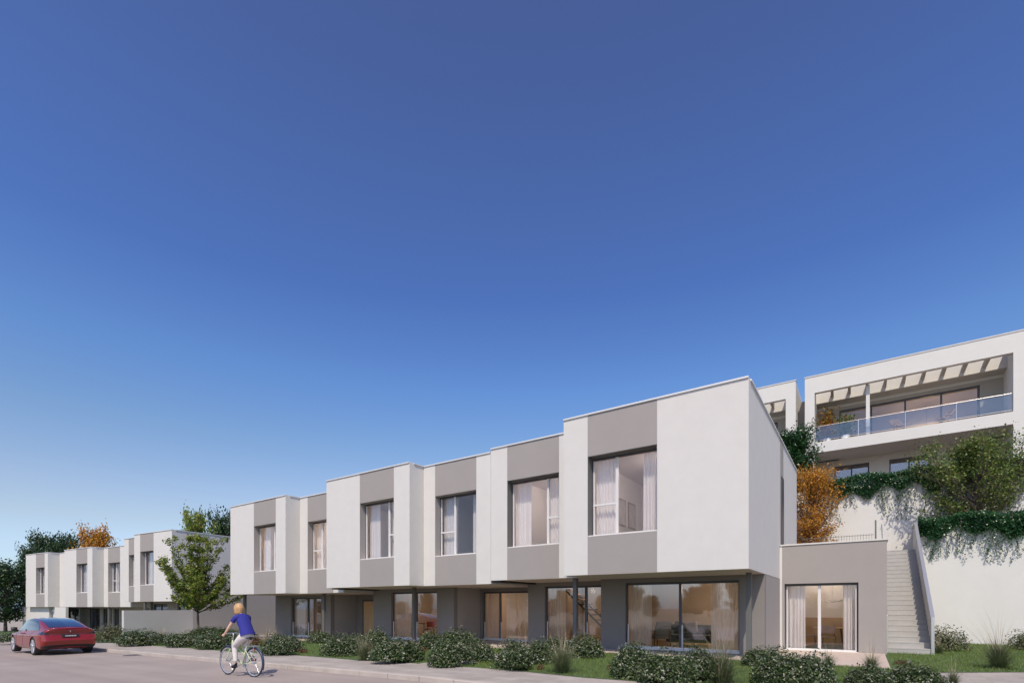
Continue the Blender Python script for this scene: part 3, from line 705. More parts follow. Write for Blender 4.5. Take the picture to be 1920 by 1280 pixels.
# corner house living room
e = empty('armchair', at(-6.35, 18.5, .24), ANG_M + R(-120), 'green grey armchair with thin wooden arms behind the corner house glass', 'armchair')
x = MB(); x.box(-.33, .33, -.35, .33, .28, .42); x.build('seat', M['fabg'], e, bevel=.04)
x = MB(); x.add([(-.33, .22, .40), (.33, .22, .40), (.33, .34, .40), (-.33, .34, .40), (-.33, .40, .92), (.33, .40, .92), (.33, .50, .90), (-.33, .50, .90)], [(0, 3, 2, 1), (4, 5, 6, 7), (0, 1, 5, 4), (1, 2, 6, 5), (2, 3, 7, 6), (3, 0, 4, 7)]); x.build('backrest', M['fabg'], e, bevel=.03)
for sx in (-1, 1):
    x = MB(); x.tube([(sx * .37, -.36, .60), (sx * .37, .40, .58)], .018, 8); x.build('armrest', M['dwood'], e)
    for yy in (-.34, .36): x = MB(); x.tube([(sx * .37, yy, 0), (sx * .37, yy, .60)], .016, 8); x.build('leg', M['dwood'], e)
e = empty('sofa', at(-5.25, 19.4, .24), ANG_M + R(8), 'dark charcoal sofa behind the right pane of the corner house', 'sofa')
x = MB(); x.box(-.85, .85, -.4, .4, .14, .42); x.build('seat', M['fabd'], e, bevel=.05)
x = MB(); x.box(-.85, .85, .28, .48, .42, .78); x.build('backrest', M['fabd'], e, bevel=.05)
for sx in (-1, 1): x = MB(); x.box(sx * .72, sx * .92, -.4, .45, .14, .58); x.build('armrest', M['fabd'], e, bevel=.05)
for i, (cx, ry, mm, lb) in enumerate(((-.55, .25, 'fabd', 'dark cushion leaning at the left end of the charcoal sofa'), (-.1, -.2, 'fabm', 'lighter grey cushion tilted on the charcoal sofa'))):
    x = MB(); x.box(-.22, .22, -.07, .07, -.22, .22); o = x.build('cushion', M[mm], None, bevel=.06); p = at(-5.25 + cx, 19.4 + .14, .24 + .66)
    o.location = p; o.rotation_euler = (R(-12), ry, ANG_M); tag(o, lb, 'cushion', 'cushions on the sofa')
# interior stair seen through the second window of the corner house
e = empty('interior_staircase', at(-10.1, 20.4, .24), ANG_M, 'dark open tread staircase rising behind the left glass of the corner house', 'stairs')
x = MB()
for k in range(10): x.box(-.9 + k * .24, -.62 + k * .24, -.4, .4, .2 + (9 - k) * .22, .25 + (9 - k) * .22)
x.build('treads', M['dwood'], e); x = MB()
x.tube([(-.9, -.43, 2.25), (1.5, -.43, .08)], .04, 4); x.tube([(-.9, .43, 2.25), (1.5, .43, .08)], .04, 4); x.build('stringers', M['black'], e)
# pictures in the corner house bedroom
for k, (uu, lb) in enumerate(((-5.2, 'wide pale framed picture on the bedroom wall of the corner house'),)):
    for j, (vv, lb2) in enumerate(((15.9, 'pale framed picture nearer the window on the corner bedroom wall'), (16.9, 'second pale framed picture, deeper in the corner bedroom'))):
        e = empty('framed_picture', at(-7.575, vv + 2.4, 5.25), ANG_M, lb2, 'picture', 'pictures in the corner bedroom')
        x = MB(); x.box(-.03, 0, -.36, .36, -.5, .5); x.build('picture_frame', M['teak'], e); x = MB(); x.box(.001, .004, -.31, .31, -.45, .45); x.build('print', M['paper'], e)
# balcony furniture
def deck_chair(u, v, rz, lab):
    e = empty('deck_chair', at(u, v, 12.6), ANG_M + rz, lab, 'deck chair', 'deck chairs on the balcony')
    for sx in (-1, 1):
        x = MB(); x.bar((sx * .28, -.45, .02), (sx * .28, .40, 1.0), .04); x.build('back_leg', M['teak'], e)
        x = MB(); x.bar((sx * .25, .35, .02), (sx * .25, -.40, .52), .04); x.build('front_leg', M['teak'], e)
        x = MB(); x.bar((sx * .31, -.35, .62), (sx * .31, .15, .60), .045); x.build('armrest', M['teak'], e)
    x = MB()
    for k in range(6): t_ = k / 5; x.bar((-.28, -.35 + .35 * t_, .45 - .05 * t_), (.28, -.35 + .35 * t_, .45 - .05 * t_), .045)
    x.build('seat', M['teak'], e); x = MB()
    for k in range(7): t_ = k / 6; x.bar((-.28, .10 + .30 * t_, .55 + .5 * t_), (.28, .10 + .30 * t_, .55 + .5 * t_), .05)
    x.build('backrest', M['teak'], e)
deck_chair(1.7, 40.6, R(25), 'folded low wooden deck chair beside the balcony column')
deck_chair(4.0, 40.5, R(-60), 'reclining wooden deck chair at the right end of the balcony')

# lit ceiling lamps: the photograph shows the rooms glowing warm
m_lamp, t_, p_ = newmat('lit_lamp_shade'); p_.inputs['Base Color'].default_value = (.9, .8, .65, 1); p_.inputs['Emission Color'].default_value = (1, .72, .42, 1); p_.inputs['Emission Strength'].default_value = 4
def ceiling_lamp(u, v, z, W_, lab, ang=ANG_M, col=(1, .80, .60), drop=0):
    x_, y_ = toW(ang, u, v); e = empty('ceiling_lamp', (x_, y_, z), ang, lab, 'lamp', 'ceiling lamps in the rooms')
    MB().lathe((0, 0, -drop), [(.10, -.05), (.13, -.03), (.13, 0), (.02, 0)], 20).build('lamp_shade', m_lamp, e)
    if drop: MB().tube([(0, 0, 0), (0, 0, -drop)], .006, 6).build('cord', M['black'], e)
    l = bpy.data.lights.new('lamp_light', 'POINT'); l.energy = W_; l.color = col; l.shadow_soft_size = .12
    o = bpy.data.objects.new('lamp_light', l); S.collection.objects.link(o); o.parent = e; o.location = (0, 0, -.22 - drop)
ceiling_lamp(-4.3, 19.6, 2.60, 50, 'lit ceiling lamp in the corner house living room')
ceiling_lamp(-9.9, 20.6, 2.60, 32, 'lit ceiling lamp behind the stairwell window of the corner house')
ceiling_lamp(-17.6, 19.6, 2.48, 48, 'lit ceiling lamp over the dark dining table of the middle house')
ceiling_lamp(-13.4, 21.6, 2.48, 40, 'lit ceiling lamp in the recessed room of the middle house')
ceiling_lamp(-26.6, 19.8, 2.30, 14, 'lit ceiling lamp in the farthest terrace house')
ceiling_lamp(-1.2, 23.2, 3.28, 36, 'lit ceiling lamp at the back of the annex room')
wc = (1, .84, .72)
ceiling_lamp(-5.4, 17.2, 6.67, 55, 'lit ceiling lamp in the corner house bedroom', col=wc)
ceiling_lamp(-9.6, 18.0, 6.67, 40, 'lit ceiling lamp in the recessed bedroom of the corner house', col=wc)
ceiling_lamp(-17.1, 17.2, 6.55, 25, 'lit ceiling lamp in the middle house bedroom', col=wc)
ceiling_lamp(-22.6, 18.0, 6.37, 60, 'lit ceiling lamp in the recessed bedroom of the farthest terrace house', col=(1, .74, .48))
ceiling_lamp(-26.3, 17.4, 6.37, 60, 'lit ceiling lamp in the left bedroom of the farthest terrace house', col=(1, .74, .48))
ceiling_lamp(3.4, 44.6, 15.36, 55, 'lit pendant lamp in the balcony apartment', col=(1, .74, .48), drop=1.5)

# ================================================================== PLANTS
def bush_mesh(name, w, h, n, cols, size=.05, flowers=0, sq=1.0):
    m = cols; P = []
    lob = [(0, 0, 0, 1.0)] + [(random.uniform(-.5, .5), random.uniform(-.45, .45), random.uniform(-.02, .12), random.uniform(.5, .75)) for _ in range(9)]
    d = RG.normal(size=(n, 3)); d[:, 2] = np.abs(d[:, 2]) * 1.0; d /= np.linalg.norm(d, axis=1)[:, None]
    li = RG.integers(0, len(lob), n); L = np.array(lob)[li]
    r = (RG.uniform(.62, 1.0, n) ** .6 + RG.normal(0, .05, n))[:, None]
    B = d * r * L[:, 3:4]; B[:, 0] = B[:, 0] * w / 2 * .9 + L[:, 0] * w / 2; B[:, 1] = B[:, 1] * w / 2 * .85 + L[:, 1] * w / 2; B[:, 2] = B[:, 2] * h * .95 + L[:, 2] * h
    B[:, 2] = np.abs(B[:, 2]) + .02
    V = leaves(B, size, .55, .25, outward=d * .8)
    fol = quads_mesh(name, V, m)
    fl = None
    if flowers:
        idx = RG.choice(np.where((r[:, 0] > .9) & (B[:, 2] > h * .2))[0], flowers, replace=False)
        F = B[idx] + d[idx] * .03; F = np.repeat(F, 5, 0) + RG.normal(0, .012, (flowers * 5, 3))
        fl = quads_mesh(name + '_flowers', leaves(F, .022, .9, .4, outward=np.repeat(d[idx], 5, 0)), M['petal'])
    return fol, fl
M['petal'] = leafmat('petals', [(0.24, 0.25, 0.20), (0.40, 0.40, 0.35)], .7, .2)
M['leafA'] = leafmat('shrub_leaves', [(0.016, 0.036, 0.010), (0.034, 0.064, 0.018), (0.06, 0.095, 0.03), (0.11, 0.135, 0.055), (0.17, 0.185, 0.11)], .35, .18)
M['leafB'] = leafmat('maple_leaves', [(0.07, 0.13, 0.02), (0.13, 0.20, 0.03), (0.21, 0.26, 0.04), (0.33, 0.29, 0.05)], .5, .3)
M['leafC'] = leafmat('dark_tree_leaves', [(0.012, 0.035, 0.012), (0.025, 0.06, 0.018), (0.04, 0.08, 0.022)], .45, .2)
M['leafD'] = leafmat('golden_leaves', [(0.30, 0.10, 0.015), (0.52, 0.22, 0.022), (0.62, 0.37, 0.05), (0.46, 0.16, 0.018), (0.30, 0.22, 0.04)], .5, .35)
M['leafE'] = leafmat('wall_tree_leaves', [(0.05, 0.095, 0.02), (0.09, 0.15, 0.03), (0.17, 0.22, 0.05), (0.22, 0.21, 0.05)], .45, .25)
M['leafI'] = leafmat('ivy_leaves', [(0.012, 0.045, 0.014), (0.02, 0.07, 0.02), (0.035, 0.10, 0.028)], .3, .15)
M['leafR'] = leafmat('red_leaves', [(0.10, 0.025, 0.018), (0.16, 0.05, 0.03), (0.09, 0.06, 0.03)], .5, .2)
M['leafT'] = leafmat('tan_green_leaves', [(0.05, 0.08, 0.025), (0.10, 0.11, 0.05), (0.17, 0.15, 0.08)], .5, .2)
M['leafO'] = leafmat('croton_leaves', [(0.35, 0.08, 0.01), (0.40, 0.20, 0.02), (0.06, 0.10, 0.02)], .4, .2)
M['blade'] = leafmat('ornamental_blades', [(0.06, 0.10, 0.035), (0.11, 0.15, 0.06), (0.20, 0.21, 0.11)], .5, .2)
M['straw'] = leafmat('dry_stalks', [(0.30, 0.24, 0.15), (0.42, 0.36, 0.26)], .6, .2)
def bush_proto(i, w, h, n, m, fl, size=.05):
    return bush_mesh('foliage', w, h, n, m, size, fl)
PR = [bush_proto(0, 1.0, .55, 7500, M['leafA'], 125, .046), bush_proto(1, 1.0, .6, 7500, M['leafA'], 115, .046), bush_proto(2, 1.0, .5, 6000, M['leafA'], 105, .044)]
PRT = bush_proto(3, 1.0, .6, 2400, M['leafT'], 0, .05)
# px, base y, width px, height px, label
BL = [
 (265, 1211, 74, 29, 'round dark shrub at the foot of the low garden wall', 2),
 (203, 1204, 56, 32, 'brownish shrub right of the red car', 3),
 (222, 1192, 50, 18, 'low olive shrub behind the brownish one near the garden wall end', 3),
 (316, 1204, 60, 16, 'low shrub along the garden wall left of the young tree', 2),
 (446, 1204, 60, 22, 'shrub against the taupe wall behind the cyclist', 2),
 (672, 1212, 50, 22, 'rear shrub at the foot of the entrance post', 2),
 (1040, 1222, 50, 26, 'rear shrub under the stairwell window', 1),
 (18, 1205, 52, 19, 'low shrub at the far left behind the car', 2),
 (350, 1213, 60, 26, 'shrub just left of the young tree trunk', 2),
 (404, 1217, 66, 30, 'shrub between the young tree and the cyclist', 2),
 (392, 1197, 90, 20, 'wide shrub behind the young tree trunk', 2),
 (520, 1229, 62, 36, 'shrub directly right of the cyclist', 0),
 (551, 1222, 46, 28, 'small shrub behind the pavement right of the cyclist shadow', 0),
 (596, 1206, 50, 21, 'small shrub below the farthest terrace window', 2),
 (640, 1230, 70, 38, 'shrub in front of the wooden entrance door', 1),
 (707, 1214, 50, 34, 'rounded shrub left of the dining room glass', 1),
 (742, 1243, 92, 42, 'low broad shrub at the pavement below the dining chairs', 0),
 (808, 1216, 58, 30, 'small shrub in front of the middle house post', 1),
 (856, 1222, 74, 40, 'tall rear shrub of the central flowering clump', 1),
 (850, 1250, 86, 46, 'big front shrub of the central flowering clump', 0),
 (900, 1241, 54, 36, 'right hand shrub of the central flowering clump', 1),
 (958, 1256, 88, 50, 'flowering shrub right of the paved path', 0),
 (1012, 1244, 70, 42, 'shrub behind the feathery grass in front of the corner house', 1),
 (1095, 1234, 72, 40, 'rounded shrub beside the corner house post', 1),
 (1192, 1272, 96, 58, 'shrub below the left end of the corner living room glass', 0),
 (1248, 1284, 100, 60, 'shrub below the centre of the corner living room glass', 1),
 (1305, 1278, 84, 58, 'shrub left of the big spiky grass', 0),
 (1428, 1250, 74, 34, 'low shrub at the corner house side wall', 1),
 (1462, 1290, 96, 68, 'large front shrub before the annex left half', 1),
 (1530, 1294, 86, 62, 'flowering shrub before the annex glass', 0),
 (1625, 1292, 84, 40, 'low shrub in front of the annex right corner', 0),
 (1712, 1290, 104, 42, 'wide low shrub at the bottom edge beside the right hand path', 1),
 (1776, 1222, 66, 46, 'olive shrub right of the stair foot', 3),
 (1912, 1219, 52, 36, 'olive shrub at the far right against the white wall', 3),
]
for k, (px, py, wpx, hpx, lb, kind) in enumerate(BL):
    x, y, z = ground_pt(px, py)
    W_ = wpx / 960 * y; Hh = hpx / 960 * y
    y2 = y + W_ * .30; x2 = x * y2 / y               # the base line seen is the near rim
    fol, flw = (PRT if kind == 3 else PR[kind])
    e = empty('shrub', (x2, y2, z), random.uniform(0, 6.28), lb, 'shrub', 'shrubs along the garden strip')
    base_h = {0: .55, 1: .6, 2: .5, 3: .6}[kind] * 1.02
    e.scale = (W_ * 1.2, W_ * 1.1, Hh / base_h * 1.25)
    link('foliage', fol, e)
    if flw: link('flowers', flw, e)['kind'] = 'stuff'

def grass_tuft(name, r, h, n, stalks, rs, hs):
    nseg = 4
    def blades(n, L, spread, wd, curve):
        Q = []
        for _ in range(n):
            a = RG.uniform(0, 6.283); t_ = abs(RG.normal(0, spread)); l = L * RG.uniform(.6, 1.1)
            dirh = np.array([math.cos(a), math.sin(a), 0]); sd = np.array([-math.sin(a), math.cos(a), 0]) * wd
            pts = []; p = np.array([RG.normal(0, r * .15), RG.normal(0, r * .15), 0.0]); th = t_
            for s_ in range(nseg + 1):
                pts.append(p.copy()); st_ = l / nseg; p = p + (dirh * math.sin(th) + np.array([0, 0, math.cos(th)])) * st_; th += curve * RG.uniform(.5, 1.2)
            for s_ in range(nseg):
                w0 = 1 - s_ / nseg; w1 = 1 - (s_ + 1) / nseg + .05
                Q.append([pts[s_] - sd * w0, pts[s_] + sd * w0, pts[s_ + 1] + sd * w1, pts[s_ + 1] - sd * w1])
        return np.array(Q)
    g = quads_mesh(name, blades(n, h, .62, .005, .20), M['blade'])
    s2 = quads_mesh(name + '_s', blades(stalks, hs, rs, .0065, .16), M['straw']) if stalks else None
    return g, s2
GT = grass_tuft('blades', .3, .75, 900, 46, .42, 1.45)
GS = grass_tuft('blades', .2, .50, 520, 26, .38, 1.10)
GD = grass_tuft('blades', .2, .40, 160, 90, .45, .95)
RT = bush_mesh('foliage', 1.0, .8, 500, M['leafR'], .09)
GL = [(681, 1238, .85, 'GT', 'feathery grass tuft at the pavement in front of the wooden door'),
 (1056, 1262, .95, 'GT', 'feathery grass tuft in front of the stairwell window'),
 (1360, 1282, 1.05, 'GT', 'large spiky grass tuft at the right of the corner living room glass'),
 (1560, 1253, .8, 'GS', 'small grass tuft below the annex glass'),
 (1642, 1256, .85, 'GS', 'small grass tuft at the annex right corner'),
 (1768, 1226, .8, 'GS', 'grass tuft in front of the olive shrub by the stairs'),
 (1884, 1254, 1.05, 'GT', 'large arching grass tuft on the lawn at the far right'),
 (1800, 1284, .6, 'GS', 'short grass tuft at the bottom edge by the right hand path'),
 (497, 1212, 1.1, 'GD', 'dry straw coloured grass right of the cyclist'),
 (514, 1206, 1.0, 'GD', 'dry straw grass in front of the farthest terrace house wall'),
 (985, 1228, .8, 'GS', 'grass tuft between the two corner house windows'),
 (195, 1196, 1.0, 'GD', 'dry grass behind the red car'),
 (300, 1200, 1.0, 'GD', 'dry grass in front of the low garden wall')]
for (px, py, sc, kd, lb) in GL:
    x, y, z = ground_pt(px, py); g, s2 = {'GT': GT, 'GS': GS, 'GD': GD}[kd]
    e = empty('ornamental_grass', (x, y + .15, z), random.uniform(0, 6), lb, 'grass tuft', 'ornamental grass tufts'); e.scale = (sc, sc, sc)
    link('blades', g, e); 
    if s2: link('stalks', s2, e)
RL = [(478, 1212, 34, 26, 'reddish shrub behind the bicycle rear wheel'), (324, 1210, 30, 14, 'low reddish plant left of the young tree'), (690, 1222, 26, 18, 'reddish plant beside the feathery grass at the door'),
 (793, 1222, 20, 12, 'small red plant left of the central clump'), (958, 1222, 26, 16, 'dark red plant by the recessed living room glass'), (1014, 1256, 18, 16, 'small reddish plant left of the stairwell grass tuft'),
 (1144, 1256, 16, 14, 'small reddish plant on the lawn by the corner living room'), (565, 1224, 22, 12, 'low reddish plant at the pavement below the farthest terrace house'), (610, 1224, 18, 10, 'tiny red plant on the lawn before the wooden door'),
 (1700, 1247, 40, 12, 'low brown plant at the lawn front beside the annex')]
for (px, py, wpx, hpx, lb) in RL:
    x, y, z = ground_pt(px, py); W_ = wpx / 960 * y; Hh = hpx / 960 * y
    e = empty('red_plant', (x, y + W_ * .3, z), random.uniform(0, 6), lb, 'plant', 'small reddish plants'); e.scale = (W_, W_, Hh / .8); link('foliage', RT[0], e)

# ---- trees
def tree_meshes(H, clear, rad, nl, leafn, lsize, lm, trunk_r=.09, elev0=35, elev1=78, twig=.35, seed=1, shape='vase', cloud=.16):
    rg = np.random.default_rng(seed); rr = random.Random(seed)
    tb = MB(); tb.tube([(0, 0, -.1), (.02, 0, clear * .5), (-.02, .02, clear), (.03, -.02, H * .55), (0, 0, H * .85)], [trunk_r * 1.2, trunk_r, trunk_r * .85, trunk_r * .5, trunk_r * .12], 8)
    pts = []; dirs = []
    for k in range(nl):
        f = (k + .5) / nl; z0 = clear + (H * (.38 if shape == 'vase' else .72) - clear) * f; az = k * 2.39996 + rr.uniform(-.3, .3)
        el = R(elev0 + (elev1 - elev0) * f + rr.uniform(-8, 8))
        if shape == 'vase': env = rad * (1.12 - .35 * f) / max(.30, math.cos(el)) * rr.uniform(.7, 1.1)
        else: env = rad * math.sin(math.pi * (.22 + .70 * f)) / max(.45, math.cos(el)) * rr.uniform(.75, 1.1)
        env = min(env, (H - z0) / max(.2, math.sin(el)) * 1.0) if el > .2 else env
        d = Vector((math.cos(az) * math.cos(el), math.sin(az) * math.cos(el), math.sin(el)))
        p = Vector((0, 0, z0)); line = [p.copy()]; n = 6
        for s_ in range(n):
            d = (d + Vector((rr.uniform(-.12, .12), rr.uniform(-.12, .12), rr.uniform(-.02, .10)))).normalized(); p = p + d * env / n; line.append(p.copy())
            if s_ >= 1:
                for _ in range(2):
                    dd = (d + Vector((rr.uniform(-1, 1), rr.uniform(-1, 1), rr.uniform(-.5, .7)))).normalized(); L = env * twig * rr.uniform(.5, 1.1) * (1.1 - .1 * s_)
                    q = p + dd * L; tb.tube([p, q], [trunk_r * .10, trunk_r * .04], 4, cap=False)
                    for t_ in np.linspace(.25, 1.05, 4): pts.append(p + dd * L * t_); dirs.append(dd)
            if s_ >= 1: pts.append(p.copy()); dirs.append(d.copy())
        r0 = trunk_r * (.5 - .25 * f); tb.tube(line, [r0 * (1 - i / (n + .5)) + .004 for i in range(n + 1)], 5, cap=False)
    P = np.array([tuple(p) for p in pts]); i = rg.integers(0, len(P), leafn)
    Q = P[i] + rg.normal(0, cloud, (leafn, 3)) * np.array([1, 1, .8])
    Q = Q[Q[:, 2] > clear * .8]
    V = leaves(Q, lsize, .62, .3, rg)
    return tb, quads_mesh('crown', V, lm)
def plant_tree(name, lab, loc, meshes, group=None, rz=0, sc=1.0, barkm=None):
    e = empty(name, loc, rz, lab, 'tree', group); e.scale = (sc, sc, sc)
    tb, cr = meshes
    if not hasattr(tb, 'me'):
        o = tb.build('trunk', barkm or M['bark'], e, smooth=True); tb.me = o.data
    else: link('trunk', tb.me, e)
    link('crown', cr, e); return e
T1 = tree_meshes(5.95, 1.5, 2.15, 46, 19000, .125, M['leafB'], .07, 24, 82, .17, 3, cloud=.09)
x, y = (371 - 960) / 960 * 31.6, 31.6
plant_tree('young_tree', 'young yellow green street tree on a thin trunk, standing before the taupe wall', (x, y, gzw(x, y) + .1), T1)
# tree above the right ivy wall
T2 = tree_meshes(3.45, .3, 2.35, 54, 19000, .10, M['leafE'], .10, 15, 80, .32, 5, 'round', .18)
x, y = toW(ANG_M, 3.85, 29.15); plant_tree('tree', 'dense green tree on the ledge above the right hand ivy', (x, y, 4.95), T2)
# orange tree behind the annex
T3 = tree_meshes(5.2, .4, 1.05, 50, 17000, .088, M['leafD'], .09, 20, 82, .34, 8, 'round', .17)
x, y = toW(ANG_M, -2.05, 28.3); plant_tree('autumn_tree', 'golden orange autumn tree between the corner house and the annex terrace', (x, y, 3.5), T3)
T4 = tree_meshes(4.7, 1.0, 1.2, 40, 14000, .13, M['leafI'], .09, 20, 75, .34, 9, 'round', .2)
x, y = toW(ANG_M, -3.55, 34.5); plant_tree('tree', 'green tree between the corner house roof and the hillside block', (x, y, 7.4), T4)
# trees behind the distant row and at the far left
T5 = tree_meshes(8.5, 1.5, 3.6, 46, 10000, .30, M['leafC'], .2, 15, 70, .36, 12, 'round', .34)
def far_tree(px, ytop, wpx, D, meshes, H, rad, lab, name='tree', rz=0):      # stands on the ground behind the houses
    vz = np.empty(len(meshes[1].vertices) * 3, np.float32); meshes[1].vertices.foreach_get('co', vz); vz = vz.reshape(-1, 3); H = float(np.percentile(vz[:, 2], 99.7)); rad = float(np.percentile(np.hypot(vz[:, 0], vz[:, 1]), 97))
    x = (px - 960) / 960 * D; zt = EYE + (1137 - ytop) / 960 * D; g0 = gzw(x, D) - .1
    e = plant_tree(name, lab, (x, D, g0), meshes, None, rz); sx_ = wpx * D / 960 / (2 * rad); e.scale = (sx_, sx_, (zt - g0) / H)
far_tree(10, 1050, 100, 50, T5, 8.3, 3.9, 'big dark tree at the left edge beside the white row house')
far_tree(62, 1022, 50, 66, T5, 8.3, 3.9, 'small dark crown showing left of the leftmost distant roof', rz=1.2)
far_tree(86, 999, 70, 76, T5, 8.3, 3.9, 'dark green tree behind the leftmost distant roof', rz=2)
far_tree(124, 1000, 62, 72, T5, 8.3, 3.9, 'dark green tree next to the orange one behind the distant roofs', rz=4.5)
T6 = tree_meshes(7.0, 1.2, 2.9, 44, 12000, .24, M['leafD'], .16, 15, 78, .36, 14, 'round', .28)
far_tree(181, 988, 70, 62, T6, 6.9, 3.1, 'orange autumn tree above the middle distant roof', 'autumn_tree')
T7 = tree_meshes(6.4, 1.2, 2.3, 38, 8000, .22, M['leafB'], .14, 20, 82, .3, 15, 'round', .22)
far_tree(366, 955, 62, 55, T7, 6.2, 2.5, 'yellow green tree above the blank side wall of the distant row')
far_tree(418, 956, 62, 60, T5, 8.3, 3.9, 'dark tree touching the left roof corner of the front terrace', rz=3)
# trees across the street behind the viewer, mirrored in the glass
T8 = tree_meshes(7.0, .6, 2.9, 50, 12000, .30, M['leafT'], .16, 10, 80, .34, 22, 'round', .30)
for k in range(40):
    uu = -165 + k * 4.6 + random.uniform(-2, 2); vv = -85 + random.uniform(-16, 12); x, y = toW(ANG_M, uu, vv)
    e = plant_tree('tree', 'tree across the street behind the viewer, seen only mirrored in the window glass', (x, y, gz(uu) - .3), (T8, T7, T5, T8)[k % 4], 'trees across the street', random.uniform(0, 6), random.uniform(.45, 1.15))
    e.scale.z *= random.uniform(.8, 1.3)
# ---- ivy
def ivy(name, lab, u0, u1, v, ztop, thick, drop, n, strands, lsz=.064, seed=2):
    rg = np.random.default_rng(seed); T = Thing(name, lab, 'climbing plant', ANG_M, (u0 + u1) / 2, v, ztop)
    U = rg.uniform(u0, u1, n); lo = drop * (.62 + .14 * np.sin(U * 2.1 + seed) + .16 * np.sin(U * 5.3 + 1))
    q = rg.uniform(0, 1, n) ** 1.5; bulge = thick * (.35 + .65 * np.clip(1 - q, 0, 1)) * (0.8 + .3 * np.sin(U * 3.7))
    Vv = v - bulge * rg.uniform(0, 1, n) ** .5 + .15 * (q < .1); Z = ztop + .07 * np.sin(U * 2.9 + seed) * (1 - q) + rg.normal(0, .05, n) - q * lo
    P = [np.stack([U, Vv, Z], 1)]
    for k in range(strands):
        uu = rg.uniform(u0, u1); L = drop * rg.uniform(.7, 1.55); m = int(L / .035); t_ = np.linspace(0, 1, m)
        P.append(np.stack([uu + .06 * np.sin(t_ * 7 + k) + rg.normal(0, .03, m), v - .03 - thick * .5 * (1 - t_) - rg.uniform(0, .08, m), ztop - .3 - t_ * L], 1))
        if rg.uniform() < .6:
            m2 = m // 2; P.append(np.stack([uu + .12 + .05 * np.sin(t_[:m2] * 9) + rg.normal(0, .05, m2), v - .04 - thick * .5 * (1 - t_[:m2]), ztop - .3 - t_[:m2] * L], 1))
    P = np.concatenate(P) - np.array(T.org)
    V = leaves(P, lsz, .8, .1, rg, outward=np.tile(np.array([0, -.9, 0]), (len(P), 1)))
    link('foliage', quads_mesh('foliage', V, M['leafI']), T.e)
    x = MB()
    for k in range(14): uu = u0 + (u1 - u0) * (k + .5) / 14; x.tube([(uu, v + .1, ztop - .05), (uu + .1, v - thick * .5, ztop - .1), (uu + .05, v - .05, ztop - drop)], .01, 5)
    T.part('stem', x, M['bark'])
ivy('ivy', 'dark ivy hanging over the upper retaining wall left of the wall tree', -2.2, 6.5, 29.88, 7.95, .45, 1.25, 38000, 60, seed=2)
ivy('ivy', 'dense dark ivy hanging over the lower retaining wall right of the stairs', 1.85, 9.0, 27.98, 5.42, .50, 1.1, 38000, 80, seed=4)

# ---- balcony plants
def potted(name, lab, u, v, m, h, n, kind):
    e = empty(name, at(u, v, 12.6), 0, lab, 'potted plant')
    x = MB(); x.lathe((0, 0, 0), [(.14, 0), (.20, .05), (.24, .42), (.21, .42), (.20, .38), (.01, .38)], 20); x.build('pot', M['pot'], e, smooth=True)
    Q = []
    for _ in range(n):
        a = RG.uniform(0, 6.28); th = abs(RG.normal(0, .5)); L = h * RG.uniform(.5, 1); b = np.array([0, 0, .4]) + np.array([math.cos(a) * math.sin(th), math.sin(a) * math.sin(th), math.cos(th)]) * L * RG.uniform(.2, 1)
        Q.append(b)
    link('foliage', quads_mesh('foliage', leaves(np.array(Q), .26 if kind else .16, .3, .2), m), e)
potted('potted_croton', 'tall orange leaved plant in a white pot at the left end of the balcony', -2.15, 40.6, M['leafO'], 2.3, 900, 1)
potted('potted_palm', 'green plant in a white pot behind the glass railing, next to the orange one', -1.1, 40.5, M['leafE'], 1.5, 600, 1)

